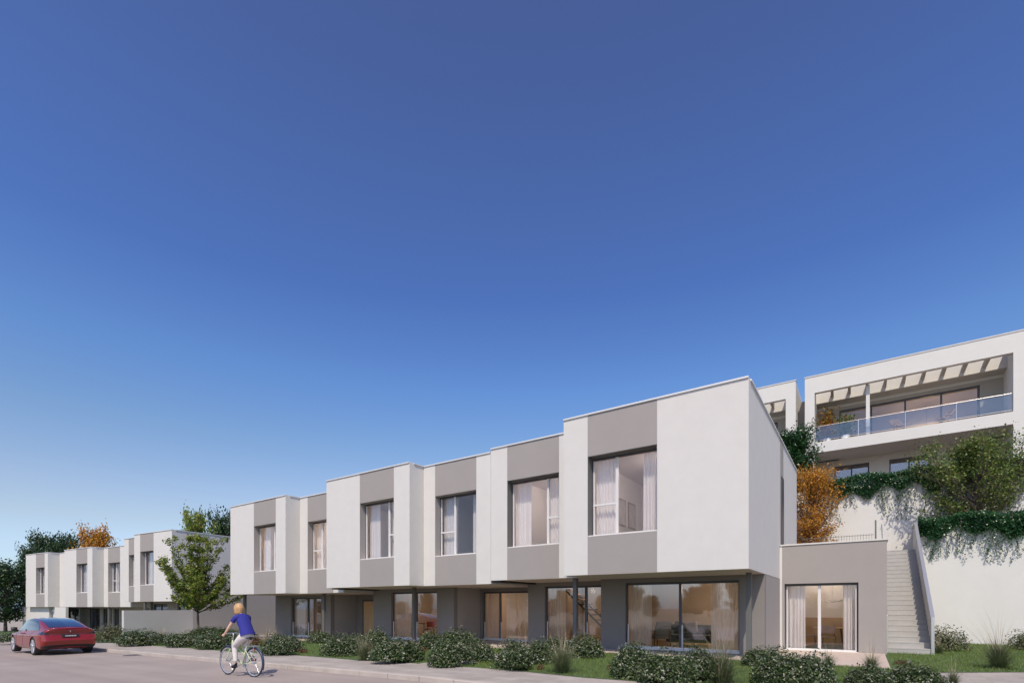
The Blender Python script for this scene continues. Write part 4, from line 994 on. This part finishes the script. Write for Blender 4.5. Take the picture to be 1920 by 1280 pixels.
# ================================================================== RED CAR
def smoothgrid(P, n, m):
    """Catmull-Rom surface through the control grid P[i][j]"""
    P = np.array(P, float)
    def ev(Q, t):                       # Q (k,...) at t in [0,k-1]
        k = len(Q); i = min(int(t), k - 2); f = t - i
        p0 = Q[max(i - 1, 0)]; p1 = Q[i]; p2 = Q[i + 1]; p3 = Q[min(i + 2, k - 1)]
        return .5 * ((2 * p1) + (-p0 + p2) * f + (2 * p0 - 5 * p1 + 4 * p2 - p3) * f * f + (-p0 + 3 * p1 - 3 * p2 + p3) * f ** 3)
    return lambda s, t: ev(ev(P, s), t)
def build_car(loc, rz):
    e = empty('car', loc, rz, 'red sedan with a dark glass roof parked on the road, seen from behind', 'car')
    # rows from tail to nose; columns: bottom centre, bottom edge, sill, flank low, flank mid, shoulder, belt, glass mid, roof side, roof centre
    def row(x, w, zb, sill, mid, sh, belt, yb, roof, yr, dxs=(0,) * 10, bump=0):
        c = [(0, zb), (w * .80, zb), (w * .97, sill), (w, sill + .16), (w * 1.0, mid), (w * .985, sh), (yb, belt), ((yb + yr) / 2 + .02, (belt + roof) / 2 + .02), (yr, roof - .035), (0, roof)]
        return [(x + dxs[i], c[i][0], c[i][1]) for i in range(10)]
    R_ = [
     row(-.974, .002, .34, .42, .66, .84, .97, .002, 1.02, .001, (.16, .16, .05, -.03, .0, .07, .02, .02, .10, .10)),
     row(-.97, .66, .32, .40, .66, .84, .97, .58, 1.02, .40, (.16, .16, .05, -.03, .0, .07, .02, .02, .10, .10)),
     row(-.86, .84, .29, .36, .66, .84, .96, .74, 1.05, .52, (.06, .06, .03, -.03, -.01, .03, .0, .01, .05, .06)),
     row(-.62, .895, .24, .32, .66, .83, .955, .78, 1.085, .56),
     row(-.25, .915, .21, .30, .65, .82, .95, .79, 1.19, .56),
     row(.30, .925, .20, .30, .64, .80, .94, .80, 1.32, .56),
     row(.90, .925, .19, .30, .62, .79, .93, .80, 1.41, .57),
     row(1.50, .92, .19, .30, .61, .78, .92, .80, 1.44, .57),
     row(2.00, .92, .19, .30, .61, .77, .905, .79, 1.40, .56),
     row(2.45, .92, .19, .30, .61, .76, .89, .78, 1.24, .55),
     row(2.85, .92, .20, .30, .61, .75, .86, .74, 1.04, .52),
     row(3.10, .91, .21, .31, .61, .74, .83, .70, .93, .45),
     row(3.45, .85, .23, .33, .56, .66, .74, .60, .79, .40),
     row(3.62, .70, .25, .35, .50, .56, .62, .45, .66, .30),
     row(3.70, .02, .30, .40, .48, .52, .56, .02, .58, .01)]
    Sf = smoothgrid(R_, 0, 0); ni, nj = len(R_) - 1, 9
    m_paint = mat('red_car_paint', (0.23, 0.011, 0.007), 0.25, metal=0.1, coat=.6, spec=.6)
    m_gl = mat('car_glass', (0.012, 0.016, 0.035), 0.03, spec=.9, coat=1.0)
    a, b = 150, 70; vs = []; fs = []
    for i in range(a + 1):
        ring = [Sf(ni * i / a, nj * j / b) for j in range(b + 1)]
        full = [(p[0], p[1], p[2]) for p in ring] + [(p[0], -p[1], p[2]) for p in reversed(ring[1:-1])]
        L = len(full); vs += full
        if i:
            for k in range(L): k2 = (k + 1) % L; fs.append(((i - 1) * L + k, (i - 1) * L + k2, i * L + k2, i * L + k))
    fs.append(tuple(range(L))); fs.append(tuple(a * L + k for k in range(L - 1, -1, -1)))
    body = MB().add(vs, fs).build('body', m_paint, e, smooth=True)
    import bmesh
    bm = bmesh.new(); bm.from_mesh(body.data); bmesh.ops.remove_doubles(bm, verts=bm.verts, dist=.0005); bmesh.ops.recalc_face_normals(bm, faces=bm.faces); bm.to_mesh(body.data); bm.free()
    bm = bmesh.new(); bm.from_mesh(body.data); RA = .385
    def inside(v):
        return abs(v.co.y) > .52 and any(math.hypot(v.co.x - xx, v.co.z - .345) < RA for xx in (0, 2.87))
    flag = {v: inside(v) for v in bm.verts}
    bmesh.ops.delete(bm, geom=[f for f in bm.faces if all(flag[v] for v in f.verts)], context='FACES')
    for v in bm.verts:
        if flag.get(v) and v.is_boundary:
            for xx in (0, 2.87):
                d_ = Vector((v.co.x - xx, v.co.z - .345))
                if d_.length < RA:
                    if v.co.z > .345: d_ = d_.normalized() * RA; v.co.x = xx + d_.x; v.co.z = .345 + d_.y
                    else: v.co.x = xx + math.copysign(math.sqrt(RA * RA - d_.y * d_.y), d_.x)
    bm.to_mesh(body.data); bm.free()
    for xx in (0, 2.87):
        for sy in (-1, 1):
            x = MB(); vs = []; fs = []
            for k in range(25):
                a_ = math.pi * (-.15 + 1.3 * k / 24)
                for yy in (.55, .885): vs.append((xx + (RA + .004) * math.cos(a_), sy * yy, .345 + (RA + .004) * math.sin(a_)))
            for k in range(24): fs.append((2 * k, 2 * k + 1, 2 * k + 3, 2 * k + 2))
            fs.append(tuple(range(0, 50, 2))); x.add(vs, fs); x.build('wheel_arch', M['black'], e)
    es = body.modifiers.new('edge_split', 'EDGE_SPLIT'); es.split_angle = R(40)
    def patch(name, s0, s1, t0, t1, m, off=.006, mirror=False, n=16, k=12, both=False, warp=None, par=None):
        mb = MB()
        for sgn in ((1, -1) if both else ((-1,) if mirror else (1,))):
            V = []; F = []
            for i in range(n + 1):
                for j in range(k + 1):
                    s_, t_ = s0 + (s1 - s0) * i / n, t0 + (t1 - t0) * j / k
                    if warp: s_, t_ = warp(i / n, j / k)
                    p = Sf(s_, t_); d1 = Sf(min(s_ + .02, ni), t_) - Sf(max(s_ - .02, 0), t_); d2 = Sf(s_, min(t_ + .02, nj)) - Sf(s_, max(t_ - .02, 0))
                    nn = np.cross(d1, d2); l = np.linalg.norm(nn); nn = nn / l if l > 1e-9 else np.array([0, 0, 1.])
                    if nn @ (p - np.array([1.4, 0, .6])) < 0: nn = -nn
                    q = p + nn * off; V.append((q[0], sgn * q[1], q[2]))
            for i in range(n):
                for j in range(k): o_ = i * (k + 1) + j; F.append((o_, o_ + 1, o_ + k + 2, o_ + k + 1))
            mb.add(V, F)
        return mb.build(name, m, par or e, smooth=True)
    patch('rear_window', 3.2, 7.6, 8.05, 9, m_gl, both=True)
    patch('windscreen', 8.3, 10.0, 8.05, 9, m_gl, both=True)
    def sidewarp(a_, b_):
        s0 = 4.05 + 5.75 * a_; lo = 6.15; hi = 7.85
        if a_ < .25: hi = 6.3 + (7.85 - 6.3) * (a_ / .25) ** .7
        if a_ > .78: hi = 6.3 + (7.85 - 6.3) * ((1 - a_) / .22) ** .7
        return s0, lo + (hi - lo) * b_
    m_chr = mat('chrome_trim', (0.8, 0.8, 0.82), 0.15, metal=1)
    def trimwarp(a_, b_):
        s, t = sidewarp(a_, b_); return s + (a_ - .5) * .16, 6.10 + (t - 6.15) * 1.07
    for mir in (False, True):
        patch('side_trim', 0, 0, 0, 0, m_chr, off=.003, mirror=mir, n=28, warp=trimwarp)
        patch('side_window', 0, 0, 0, 0, m_gl, off=.009, mirror=mir, n=28, warp=sidewarp)
        patch('tail_light', 1.55, 3.0, 5.15, 5.85, mat('tail_lamp_glass', (0.022, 0.008, 0.014), 0.10, coat=1.0), mirror=mir, off=.008, warp=lambda a_, b_: (.95 + 2.15 * a_, 4.85 + .10 * a_ + (.35 + .55 * a_ * (1.9 - a_) * (1 if a_ < .7 else (1.12 - a_) / .42)) * b_))
        patch('bumper_reflector', 1.3, 1.9, 2.7, 2.85, mat('red_reflector', (0.35, 0.02, 0.02), 0.2), mirror=mir, off=.004)
    patch('rear_diffuser', .0, 2.6, .8, 2.0, M['black'], both=True, off=.004, n=20)
    x = MB(); x.tube([(-.80, -.62, 1.035), (-.86, -.36, 1.045), (-.875, 0, 1.05), (-.86, .36, 1.045), (-.80, .62, 1.035)], .022, 8); x.build('boot_spoiler', m_paint, e, smooth=True)
    x = MB(); x.box(-.985, -.945, -.26, .26, .71, .81); pl_ = x.build('number_plate', M['black'], e, bevel=.004)
    x = MB()
    for k in range(7): x.box(-.988, -.9855, -.17 + k * .05, -.135 + k * .05, .742, .778)
    x.build('plate_lettering', M['pot'], pl_)
    x = MB(); x.add([(-.972, -.05, .955), (-.965, .05, .965), (-.965, .05, .955), (-.965, .012, .95), (-.975, 0, .885), (-.965, -.012, .95), (-.965, -.05, .955)], [(0, 1, 2, 3, 4, 5, 6)]); x.build('badge', m_chr, e)
    m_rim = mat('silver_wheel', (0.62, 0.62, 0.64), 0.3, metal=.6); m_tyre = mat('rubber', (0.02, 0.02, 0.02), 0.8)
    for xx in (0, 2.87):
        for sy in (-1, 1):
            x = MB(); x.lathe((xx, sy * .80, .345), [(.25, -.11), (.33, -.115), (.345, -.08), (.345, .08), (.33, .115), (.25, .11), (.24, .05), (.24, -.05), (.25, -.11)], 36, 'y', cap=False)
            x.lathe((xx, sy * .72, .345), [(.001, -.01), (.30, -.01), (.30, .01), (.001, .01)], 24, 'y')
            W = x.build('wheel', m_tyre, e, smooth=True)
            y0 = sy * .905; r = MB()
            for k in range(5):
                for dd in (-.13, .13):
                    a = k * 2 * math.pi / 5 + .3; r.bar((xx + .04 * math.cos(a), y0 - sy * .02, .345 + .04 * math.sin(a)), (xx + .25 * math.cos(a + dd), y0, .345 + .25 * math.sin(a + dd)), .035, .035)
            r.lathe((xx, y0, .345), [(.235, -.03), (.262, -.03), (.262, .012), (.235, .012), (.235, -.03)], 36, 'y', cap=False); r.lathe((xx, y0 - sy * .01, .345), [(.001, -.03), (.06, -.03), (.06, .03), (.001, .03)], 20, 'y')
            r.build('rim', m_rim, W)
            d = MB(); d.lathe((xx, sy * .85, .345), [(.001, -.01), (.17, -.01), (.17, .01), (.001, .01)], 24, 'y'); d.build('brake_disc', M['post'], W)
    for sy in (-1, 1):
        x = MB(); x.lathe((2.28, sy * .99, .98), [(.01, -.10), (.07, -.09), (.085, 0), (.07, .09), (.01, .10)], 16, 'y'); x.bar((2.32, sy * .86, .90), (2.30, sy * .95, .95), .05)
        x.build('wing_mirror', M['black'], e, smooth=True)
        x = MB(); 
        for xx in (.62, 1.62): x.tube([(xx, sy * .925, .70 + .02), (xx + .22, sy * .928, .72)], .012, 6)
        x.build('door_handle', m_paint, e)
    for yy, nm_ in ((-.6, 'front'), (.6, 'front')):
        pass
    # seams of boot lid and bumper, as thin dark lines in the surface
    s_ = MB()
    for sgn in (1, -1): s_.tube([tuple(np.array([p[0] - .002, sgn * p[1], p[2]])) for p in [Sf(t, 4.5 + .35) for t in np.linspace(.05, 1.5, 8)]], .004, 5)
    s_.build('boot_seam', M['black'], e)
    for sgn in (1, -1):
        for q in (5.0, 6.75, 8.75): MB().tube([(p[0], sgn * p[1] * 1.001, p[2]) for p in [Sf(q, t) for t in np.linspace(2.3, 6.1, 14)]], .004, 5).build('door_seam', M['black'], e)
    return e
hx, hy = -0.823, 0.568
build_car((-18.30, 20.85, gzw(-18.3, 20.85) + .003), math.atan2(hy, hx))

# ================================================================== BICYCLE AND RIDER
def build_bike(loc, rz):
    e = empty('bicycle', loc, rz, 'pale green city bicycle with dark mudguards being ridden along the road', 'bicycle')
    m_fr = mat('pale_green_enamel', (0.48, 0.56, 0.36), 0.3, coat=.6); m_ty = mat('tyre_rubber', (0.03, 0.03, 0.035), 0.8)
    m_al = mat('bike_aluminium', (0.62, 0.64, 0.70), 0.3, metal=.7); m_dk = mat('dark_mudguard', (0.03, 0.04, 0.08), 0.35)
    rb, fx, wz = (-.525, 0, .35), (.525, 0, .35), .35
    for cx in (-.525, .525):
        prof = [(.332 + .018 * math.cos(a), .018 * math.sin(a)) for a in np.linspace(0, 2 * math.pi, 9)[:-1]]
        x = MB(); n = 40; vs = []; fs = []
        for k in range(n):
            a = 2 * math.pi * k / n
            for (r, y) in prof: vs.append((cx + r * math.cos(a), y, wz + r * math.sin(a)))
        for k in range(n):
            for j in range(8): fs.append((k * 8 + j, k * 8 + (j + 1) % 8, ((k + 1) % n) * 8 + (j + 1) % 8, ((k + 1) % n) * 8 + j))
        x.add(vs, fs); W = x.build('wheel', m_ty, e, smooth=True)
        r = MB(); r.lathe((cx, 0, wz), [(.300, -.011), (.318, -.013), (.318, .013), (.300, .011), (.300, -.011)], 40, 'y', cap=False); r.build('rim', m_al, W)
        s = MB()
        for k in range(28): a = 2 * math.pi * k / 28; sy = .028 if k % 2 else -.028; s.tube([(cx + .02 * math.cos(a + .6), sy, wz + .02 * math.sin(a + .6)), (cx + .302 * math.cos(a), 0, wz + .302 * math.sin(a))], .0011, 3, cap=False)
        s.build('spokes', m_al, W)
        h = MB(); h.lathe((cx, 0, wz), [(.012, -.05), (.022, -.03), (.022, .03), (.012, .05)], 12, 'y'); h.build('hub', m_al, W)
        g = MB(); a0, a1 = (20, 190) if cx < 0 else (25, 150)
        vs = []; fs = []
        if cx < 0: aa = np.radians(np.linspace(35, 205, 22))
        else: aa = np.radians(np.linspace(30, 150, 18))
        for a in aa:
            for (dr, yy) in ((.0, -.028), (.014, -.016), (.018, 0), (.014, .016), (.0, .028)): vs.append((cx + (.362 + dr) * math.cos(a), yy, wz + (.362 + dr) * math.sin(a)))
        for k in range(len(aa) - 1):
            for j in range(4): fs.append((k * 5 + j, k * 5 + j + 1, (k + 1) * 5 + j + 1, (k + 1) * 5 + j))
        g.add(vs, fs); o = g.build('mudguard', m_dk, e, smooth=True); so_ = o.modifiers.new('solid', 'SOLIDIFY'); so_.thickness = .003
    BB = (-.08, 0, .29); ST = (-.24, 0, .78); HT = (.33, 0, .86); HB = (.37, 0, .66)
    f = MB(); f.tube([BB, ST], .017, 10); f.tube([HT, HB], .02, 10); f.tube([(.345, 0, .80), (-.16, 0, .52)], .017, 10); f.tube([HB, (.2, 0, .42), BB], .019, 10)
    for sy in (-1, 1): f.tube([(BB[0], sy * .03, BB[2]), (-.525, sy * .06, .35)], .010, 8); f.tube([(-.2, sy * .02, .66), (-.525, sy * .06, .35)], .009, 8)
    f.build('frame', m_fr, e, smooth=True)
    f = MB()
    for sy in (-1, 1): f.tube([(.37, sy * .02, .66), (.385, sy * .055, .60), (.45, sy * .058, .44), (.525, sy * .055, .35)], .012, 8)
    f.build('fork', m_fr, e, smooth=True)
    f = MB(); f.tube([(.33, 0, .86), (.30, 0, 1.00), (.34, 0, 1.03)], .013, 8); f.tube([(.20, -.29, .99), (.30, -.27, 1.0), (.37, -.12, 1.03), (.37, .12, 1.03), (.30, .27, 1.0), (.20, .29, .99)], .011, 8); H = f.build('handlebar', m_al, e, smooth=True)
    for sy in (-1, 1): f = MB(); f.tube([(.16, sy * .292, .985), (.28, sy * .275, 1.0)], .016, 8); f.build('grip', M['black'], H)
    f = MB(); f.tube([(-.24, 0, .78), (-.275, 0, .90)], .012, 8); f.build('seat_post', m_al, e)
    f = MB(); vs = []; fs = []; n = 9
    for i, (xx, ww, zz) in enumerate(((-.42, .06, .915), (-.40, .10, .93), (-.32, .105, .935), (-.24, .07, .93), (-.16, .035, .925), (-.12, .02, .915))):
        for k in range(n): a = 2 * math.pi * k / n; vs.append((xx, ww * math.cos(a), zz + .03 * math.sin(a)))
        if i: 
            for k in range(n): k2 = (k + 1) % n; fs.append(((i - 1) * n + k, (i - 1) * n + k2, i * n + k2, i * n + k))
    fs.append(tuple(range(n))); fs.append(tuple(5 * n + k for k in range(n)))
    f.add(vs, fs).build('saddle', M['black'], e, smooth=True)
    f = MB(); f.lathe((BB[0], -.05, BB[2]), [(.02, -.004), (.09, -.004), (.09, .004), (.02, .004)], 24, 'y')
    ca = R(-28); cl = .165; L_ = (BB[0] + cl * math.cos(ca), .0, BB[2] + cl * math.sin(ca)); R2 = (BB[0] - cl * math.cos(ca), 0, BB[2] - cl * math.sin(ca))
    f.bar((BB[0], .065, BB[2]), (L_[0], .075, L_[2]), .02); f.bar((BB[0], -.065, BB[2]), (R2[0], -.075, R2[2]), .02); f.build('crank', m_al, e)
    for (P_, sy) in ((L_, 1), (R2, -1)): f = MB(); f.box(P_[0] - .04, P_[0] + .04, sy * .085, sy * .17, P_[2] - .012, P_[2] + .012); f.build('pedal', M['black'], e)
    f = MB(); f.tube([(-.56, 0, .70), (-.565, 0, .62)], .018, 8); f.tube([(-.62, .02, .45), (-.60, .02, .40)], .02, 8); f.build('rear_lamp', mat('red_lamp', (.3, .01, .01), .2), e)
    # luggage carrier
    f = MB()
    for sy in (-1, 1): f.tube([(-.22, sy * .05, .74), (-.66, sy * .06, .75)], .006, 6); f.tube([(-.60, sy * .06, .75), (-.525, sy * .06, .35)], .005, 6)
    f.tube([(-.66, -.06, .75), (-.66, .06, .75)], .006, 6); f.build('carrier', m_al, e)
    return e, L_, R2
bmx, bmy = -6.62, 12.50
brz = math.atan2(0.50, -0.866); bz = gzw(bmx, bmy) + .004
bike, PL, PRt = build_bike((bmx, bmy, bz), brz)
def skinned(name, chains, m, parent, root=0, sub=2):
    """chains: list of [(pt, r), ...]; shared points (by rounding) are merged"""
    V = []; Rr = []; E = []; ix = {}
    for ch in chains:
        prev = None
        for (p, r) in ch:
            key = tuple(round(c, 3) for c in p)
            if key not in ix: ix[key] = len(V); V.append(p); Rr.append(r if isinstance(r, tuple) else (r, r))
            i = ix[key]
            if prev is not None and prev != i: E.append((prev, i))
            prev = i
    me = bpy.data.meshes.new(name); me.from_pydata(V, E, []); me.update(); me.materials.append(m)
    o = bpy.data.objects.new(name, me); S.collection.objects.link(o); o.parent = parent
    sk = o.modifiers.new('skin', 'SKIN'); sk.use_smooth_shade = True
    for i, sv in enumerate(me.skin_vertices[0].data): sv.radius = Rr[i]; sv.use_root = (i == root)
    sb = o.modifiers.new('sub', 'SUBSURF'); sb.levels = sub; sb.render_levels = sub
    return o
def build_rider():
    e = empty('person', (bmx, bmy, bz), brz, 'woman with short blonde hair in a blue t-shirt and white trousers riding the bicycle', 'person')
    m_skin = mat('skin', (0.60, 0.36, 0.26), 0.55); m_hair = mat('blonde_hair', (0.46, 0.27, 0.12), 0.5, var=.45, scale=26, stretch=(3, 3, .4))
    m_sh = mat('blue_shirt', (0.018, 0.02, 0.20), 0.85, bump=.4, bscale=18); m_tr = mat('white_trousers', (0.62, 0.57, 0.54), 0.85, bump=.3, bscale=14)
    pel = (-.27, 0, 1.02); wst = (-.20, 0, 1.17); ch = (-.09, 0, 1.36); nb = (-.01, 0, 1.475); nt = (.03, 0, 1.54)
    hips = {1: (-.26, .095, .985), -1: (-.26, -.095, .985)}
    ank = {1: (PL[0] - .06, .125, PL[2] + .10), -1: (PRt[0] - .06, -.125, PRt[2] + .10)}
    knee = {}
    for s in (1, -1):
        h = Vector(hips[s]); a = Vector(ank[s]); d = a - h; L1, L2 = .43, .42; dl = min(d.length, L1 + L2 - .01); t_ = (L1 ** 2 - L2 ** 2 + dl ** 2) / (2 * dl); hh = math.sqrt(max(0, L1 ** 2 - t_ ** 2))
        dn = d.normalized(); fw = Vector((1, 0, 0)); fw = (fw - dn * fw.dot(dn)).normalized(); knee[s] = tuple(h + dn * t_ + fw * hh)
    sh = {s: (-.05, s * .165, 1.43) for s in (1, -1)}; el = {s: (.07, s * .25, 1.20) for s in (1, -1)}; wr = {s: (.17, s * .285, 1.045) for s in (1, -1)}; pm = {s: (.215, s * .288, 1.018) for s in (1, -1)}
    def mid(a, b, f=.5): return tuple(a[i] * (1 - f) + b[i] * f for i in range(3))
    C = [[(pel, (.06, .08)), (wst, (.055, .07)), (ch, (.06, .08)), (nb, .055), (nt, .050), ((.05, 0, 1.58), .052)]]
    for s in (1, -1):
        C.append([(pel, (.06, .08)), (hips[s], .06), (mid(hips[s], knee[s]), .05), (knee[s], .042), (mid(knee[s], ank[s], .35), .042), (ank[s], .034)])
        C.append([(ch, (.06, .08)), (sh[s], .04), (mid(sh[s], el[s]), .042), (el[s], .035), (mid(el[s], wr[s], .4), .034), (wr[s], .024), (pm[s], .027)])
    body = skinned('body', C, m_skin, e)
    # head with face, and hands with fingers, joined into the one body mesh as its own mesh rows
    hb = MB(); n = 20; vs = []; fs = []; hc = Vector((.085, 0, 1.635))
    for i in range(15):
        th = math.pi * i / 14
        for k in range(n):
            a = 2 * math.pi * k / n; rx, ry, rz_ = .098, .076, .118
            px, py, pz = math.sin(th) * math.cos(a), math.sin(th) * math.sin(a), math.cos(th)
            q = Vector((px * rx, py * ry * (1 - .12 * max(0, -pz)), pz * rz_))
            if px > .55:
                if -.25 < pz < .12 and abs(py) < .18: q.x += .022 * (1 - abs(py) / .18)          # nose
                if .05 < pz < .25 and .2 < abs(py) < .55: q.x -= .008                             # eye sockets
                if -.62 < pz < -.42 and abs(py) < .3: q.x += .006                                 # lips
            if abs(py) > .93 and abs(pz) < .25: q.y *= 1.12                                      # ears
            vs.append(tuple(hc + q))
        if i:
            for k in range(n): k2 = (k + 1) % n; fs.append(((i - 1) * n + k, (i - 1) * n + k2, i * n + k2, i * n + k))
    hb.add(vs, fs); hb.tube([(.03, 0, 1.50), (.07, 0, 1.60)], [.052, .05], 12); hb.build('head', m_skin, e, smooth=True)
    for s in (1, -1):
        for k in range(4):
            o = -.036 + k * .024; bx = .215 + o; ln = (.9, 1.0, .95, .75)[3 - k]
            skinned('finger', [[((bx, s * .288, 1.022), .0095), ((bx + .004, s * (.288 + .018 * ln), 1.012), .009), ((bx + .006, s * (.288 + .022), .985), .0085), ((bx + .006, s * (.288 + .004), .968), .008)]], m_skin, body, sub=1)
        skinned('thumb', [[((.19, s * .275, 1.02), .012), ((.215, s * .262, 1.005), .0105), ((.235, s * .264, .985), .009)]], m_skin, body, sub=1)
    x = MB()
    for s in (1, -1): x.lathe((.168, s * .030, 1.668), [(.001, -.008), (.010, -.008), (.010, .008), (.001, .008)], 10, 'y')
    x.build('eyes', M['black'], e)
    hr = MB(); vs = []; fs = []; n = 24; 
    rows_ = [(0, 1.0)] 
    for i in range(12):
        f = i / 11; th = math.pi * (.02 + .80 * f)
        for k in range(n):
            a = math.pi * (.28) + (2 * math.pi - 2 * math.pi * .28) * k / (n - 1)
            if f < .35: a = 2 * math.pi * .12 * (f / .35) * 2 * .6 + (2 * math.pi - 2 * 2 * math.pi * .12 * (f / .35) * .6 * 1) * k / (n - 1)
            px, py, pz = math.sin(th) * math.cos(a), math.sin(th) * math.sin(a), math.cos(th)
            k_ = 1.0 if th < math.pi / 2 else 0
            hx_ = (px if th < 1.57 else math.cos(a)) * .114 * (1 if th < 1.57 else 1 - .22 * (f - .62) * 2); hy_ = (py if th < 1.57 else math.sin(a)) * .098 * (1 if th < 1.57 else 1 - .22 * (f - .62) * 2)
            vs.append((hc.x - .006 + hx_, hy_ + .003 * math.sin(k * 2.3), hc.z + .004 + pz * (.124 if pz > 0 else .150) + .003 * math.sin(k * 1.7)))
        if i:
            for k in range(n - 1): fs.append(((i - 1) * n + k, (i - 1) * n + k + 1, i * n + k + 1, i * n + k))
    o = hr.add(vs, fs).build('hair', m_hair, e, smooth=True); q = o.modifiers.new('s', 'SOLIDIFY'); q.thickness = .012
    sb_ = MB()
    def eloft(mb, rows, n=28):
        vs = []; fs = []
        for i, (p, rd, rw) in enumerate(rows):
            a = Vector(rows[max(i - 1, 0)][0]); b = Vector(rows[min(i + 1, len(rows) - 1)][0]); d = (b - a).normalized(); y = Vector((0, 1, 0)); x_ = y.cross(d).normalized()
            for k in range(n):
                t_ = 2 * math.pi * k / n; wv = 1 + .035 * math.sin(5 * t_ + 2.1 * i) + .02 * math.sin(9 * t_ + i)
                vs.append(tuple(Vector(p) + x_ * (rd * wv * math.cos(t_)) + y * (rw * wv * math.sin(t_))))
            if i:
                for k in range(n): k2 = (k + 1) % n; fs.append(((i - 1) * n + k, (i - 1) * n + k2, i * n + k2, i * n + k))
        mb.add(vs, fs)
    eloft(sb_, [((-.285, 0, .985), .145, .182), ((-.27, 0, 1.03), .140, .178), ((-.245, 0, 1.09), .130, .166), ((-.215, 0, 1.16), .120, .155), ((-.17, 0, 1.24), .118, .158), ((-.12, 0, 1.32), .118, .168), ((-.075, 0, 1.39), .108, .176), ((-.045, 0, 1.435), .092, .165), ((-.022, 0, 1.468), .072, .125), ((-.004, 0, 1.492), .056, .075)])
    for s in (1, -1):
        m1 = mid(sh[s], el[s], .48)
        sb_.tube([(-.065, s * .10, 1.425), (-.052, s * .16, 1.425), mid(sh[s], el[s], .12), mid(sh[s], el[s], .30), m1], [.072, .070, .064, .058, .057], 16, cap=False)
    o = sb_.build('t_shirt', m_sh, e, smooth=True); q = o.modifiers.new('sub', 'SUBSURF'); q.levels = 1; q.render_levels = 1
    C = [[((-.262, 0, 1.10), (.14, .16)), (pel, (.16, .185))]]
    for s in (1, -1): C.append([(pel, (.16, .185)), (hips[s], .125), (mid(hips[s], knee[s]), .10), (knee[s], .076), (mid(knee[s], ank[s], .35), .064), (mid(ank[s], knee[s], .06), .050)])
    skinned('trousers', C, m_tr, e, root=1)
    for s in (1, -1):
        a = ank[s]; skinned('shoe', [[((a[0] - .035, a[1], a[2] - .045), .036), ((a[0] + .03, a[1], a[2] - .06), .038), ((a[0] + .11, a[1] + s * .006, a[2] - .072), .034), ((a[0] + .165, a[1] + s * .01, a[2] - .076), .022)], [((a[0] - .035, a[1], a[2] - .045), .036), ((a[0] - .01, a[1], a[2] + .01), .040)]], M['black'], e, sub=1)
    return e
build_rider()
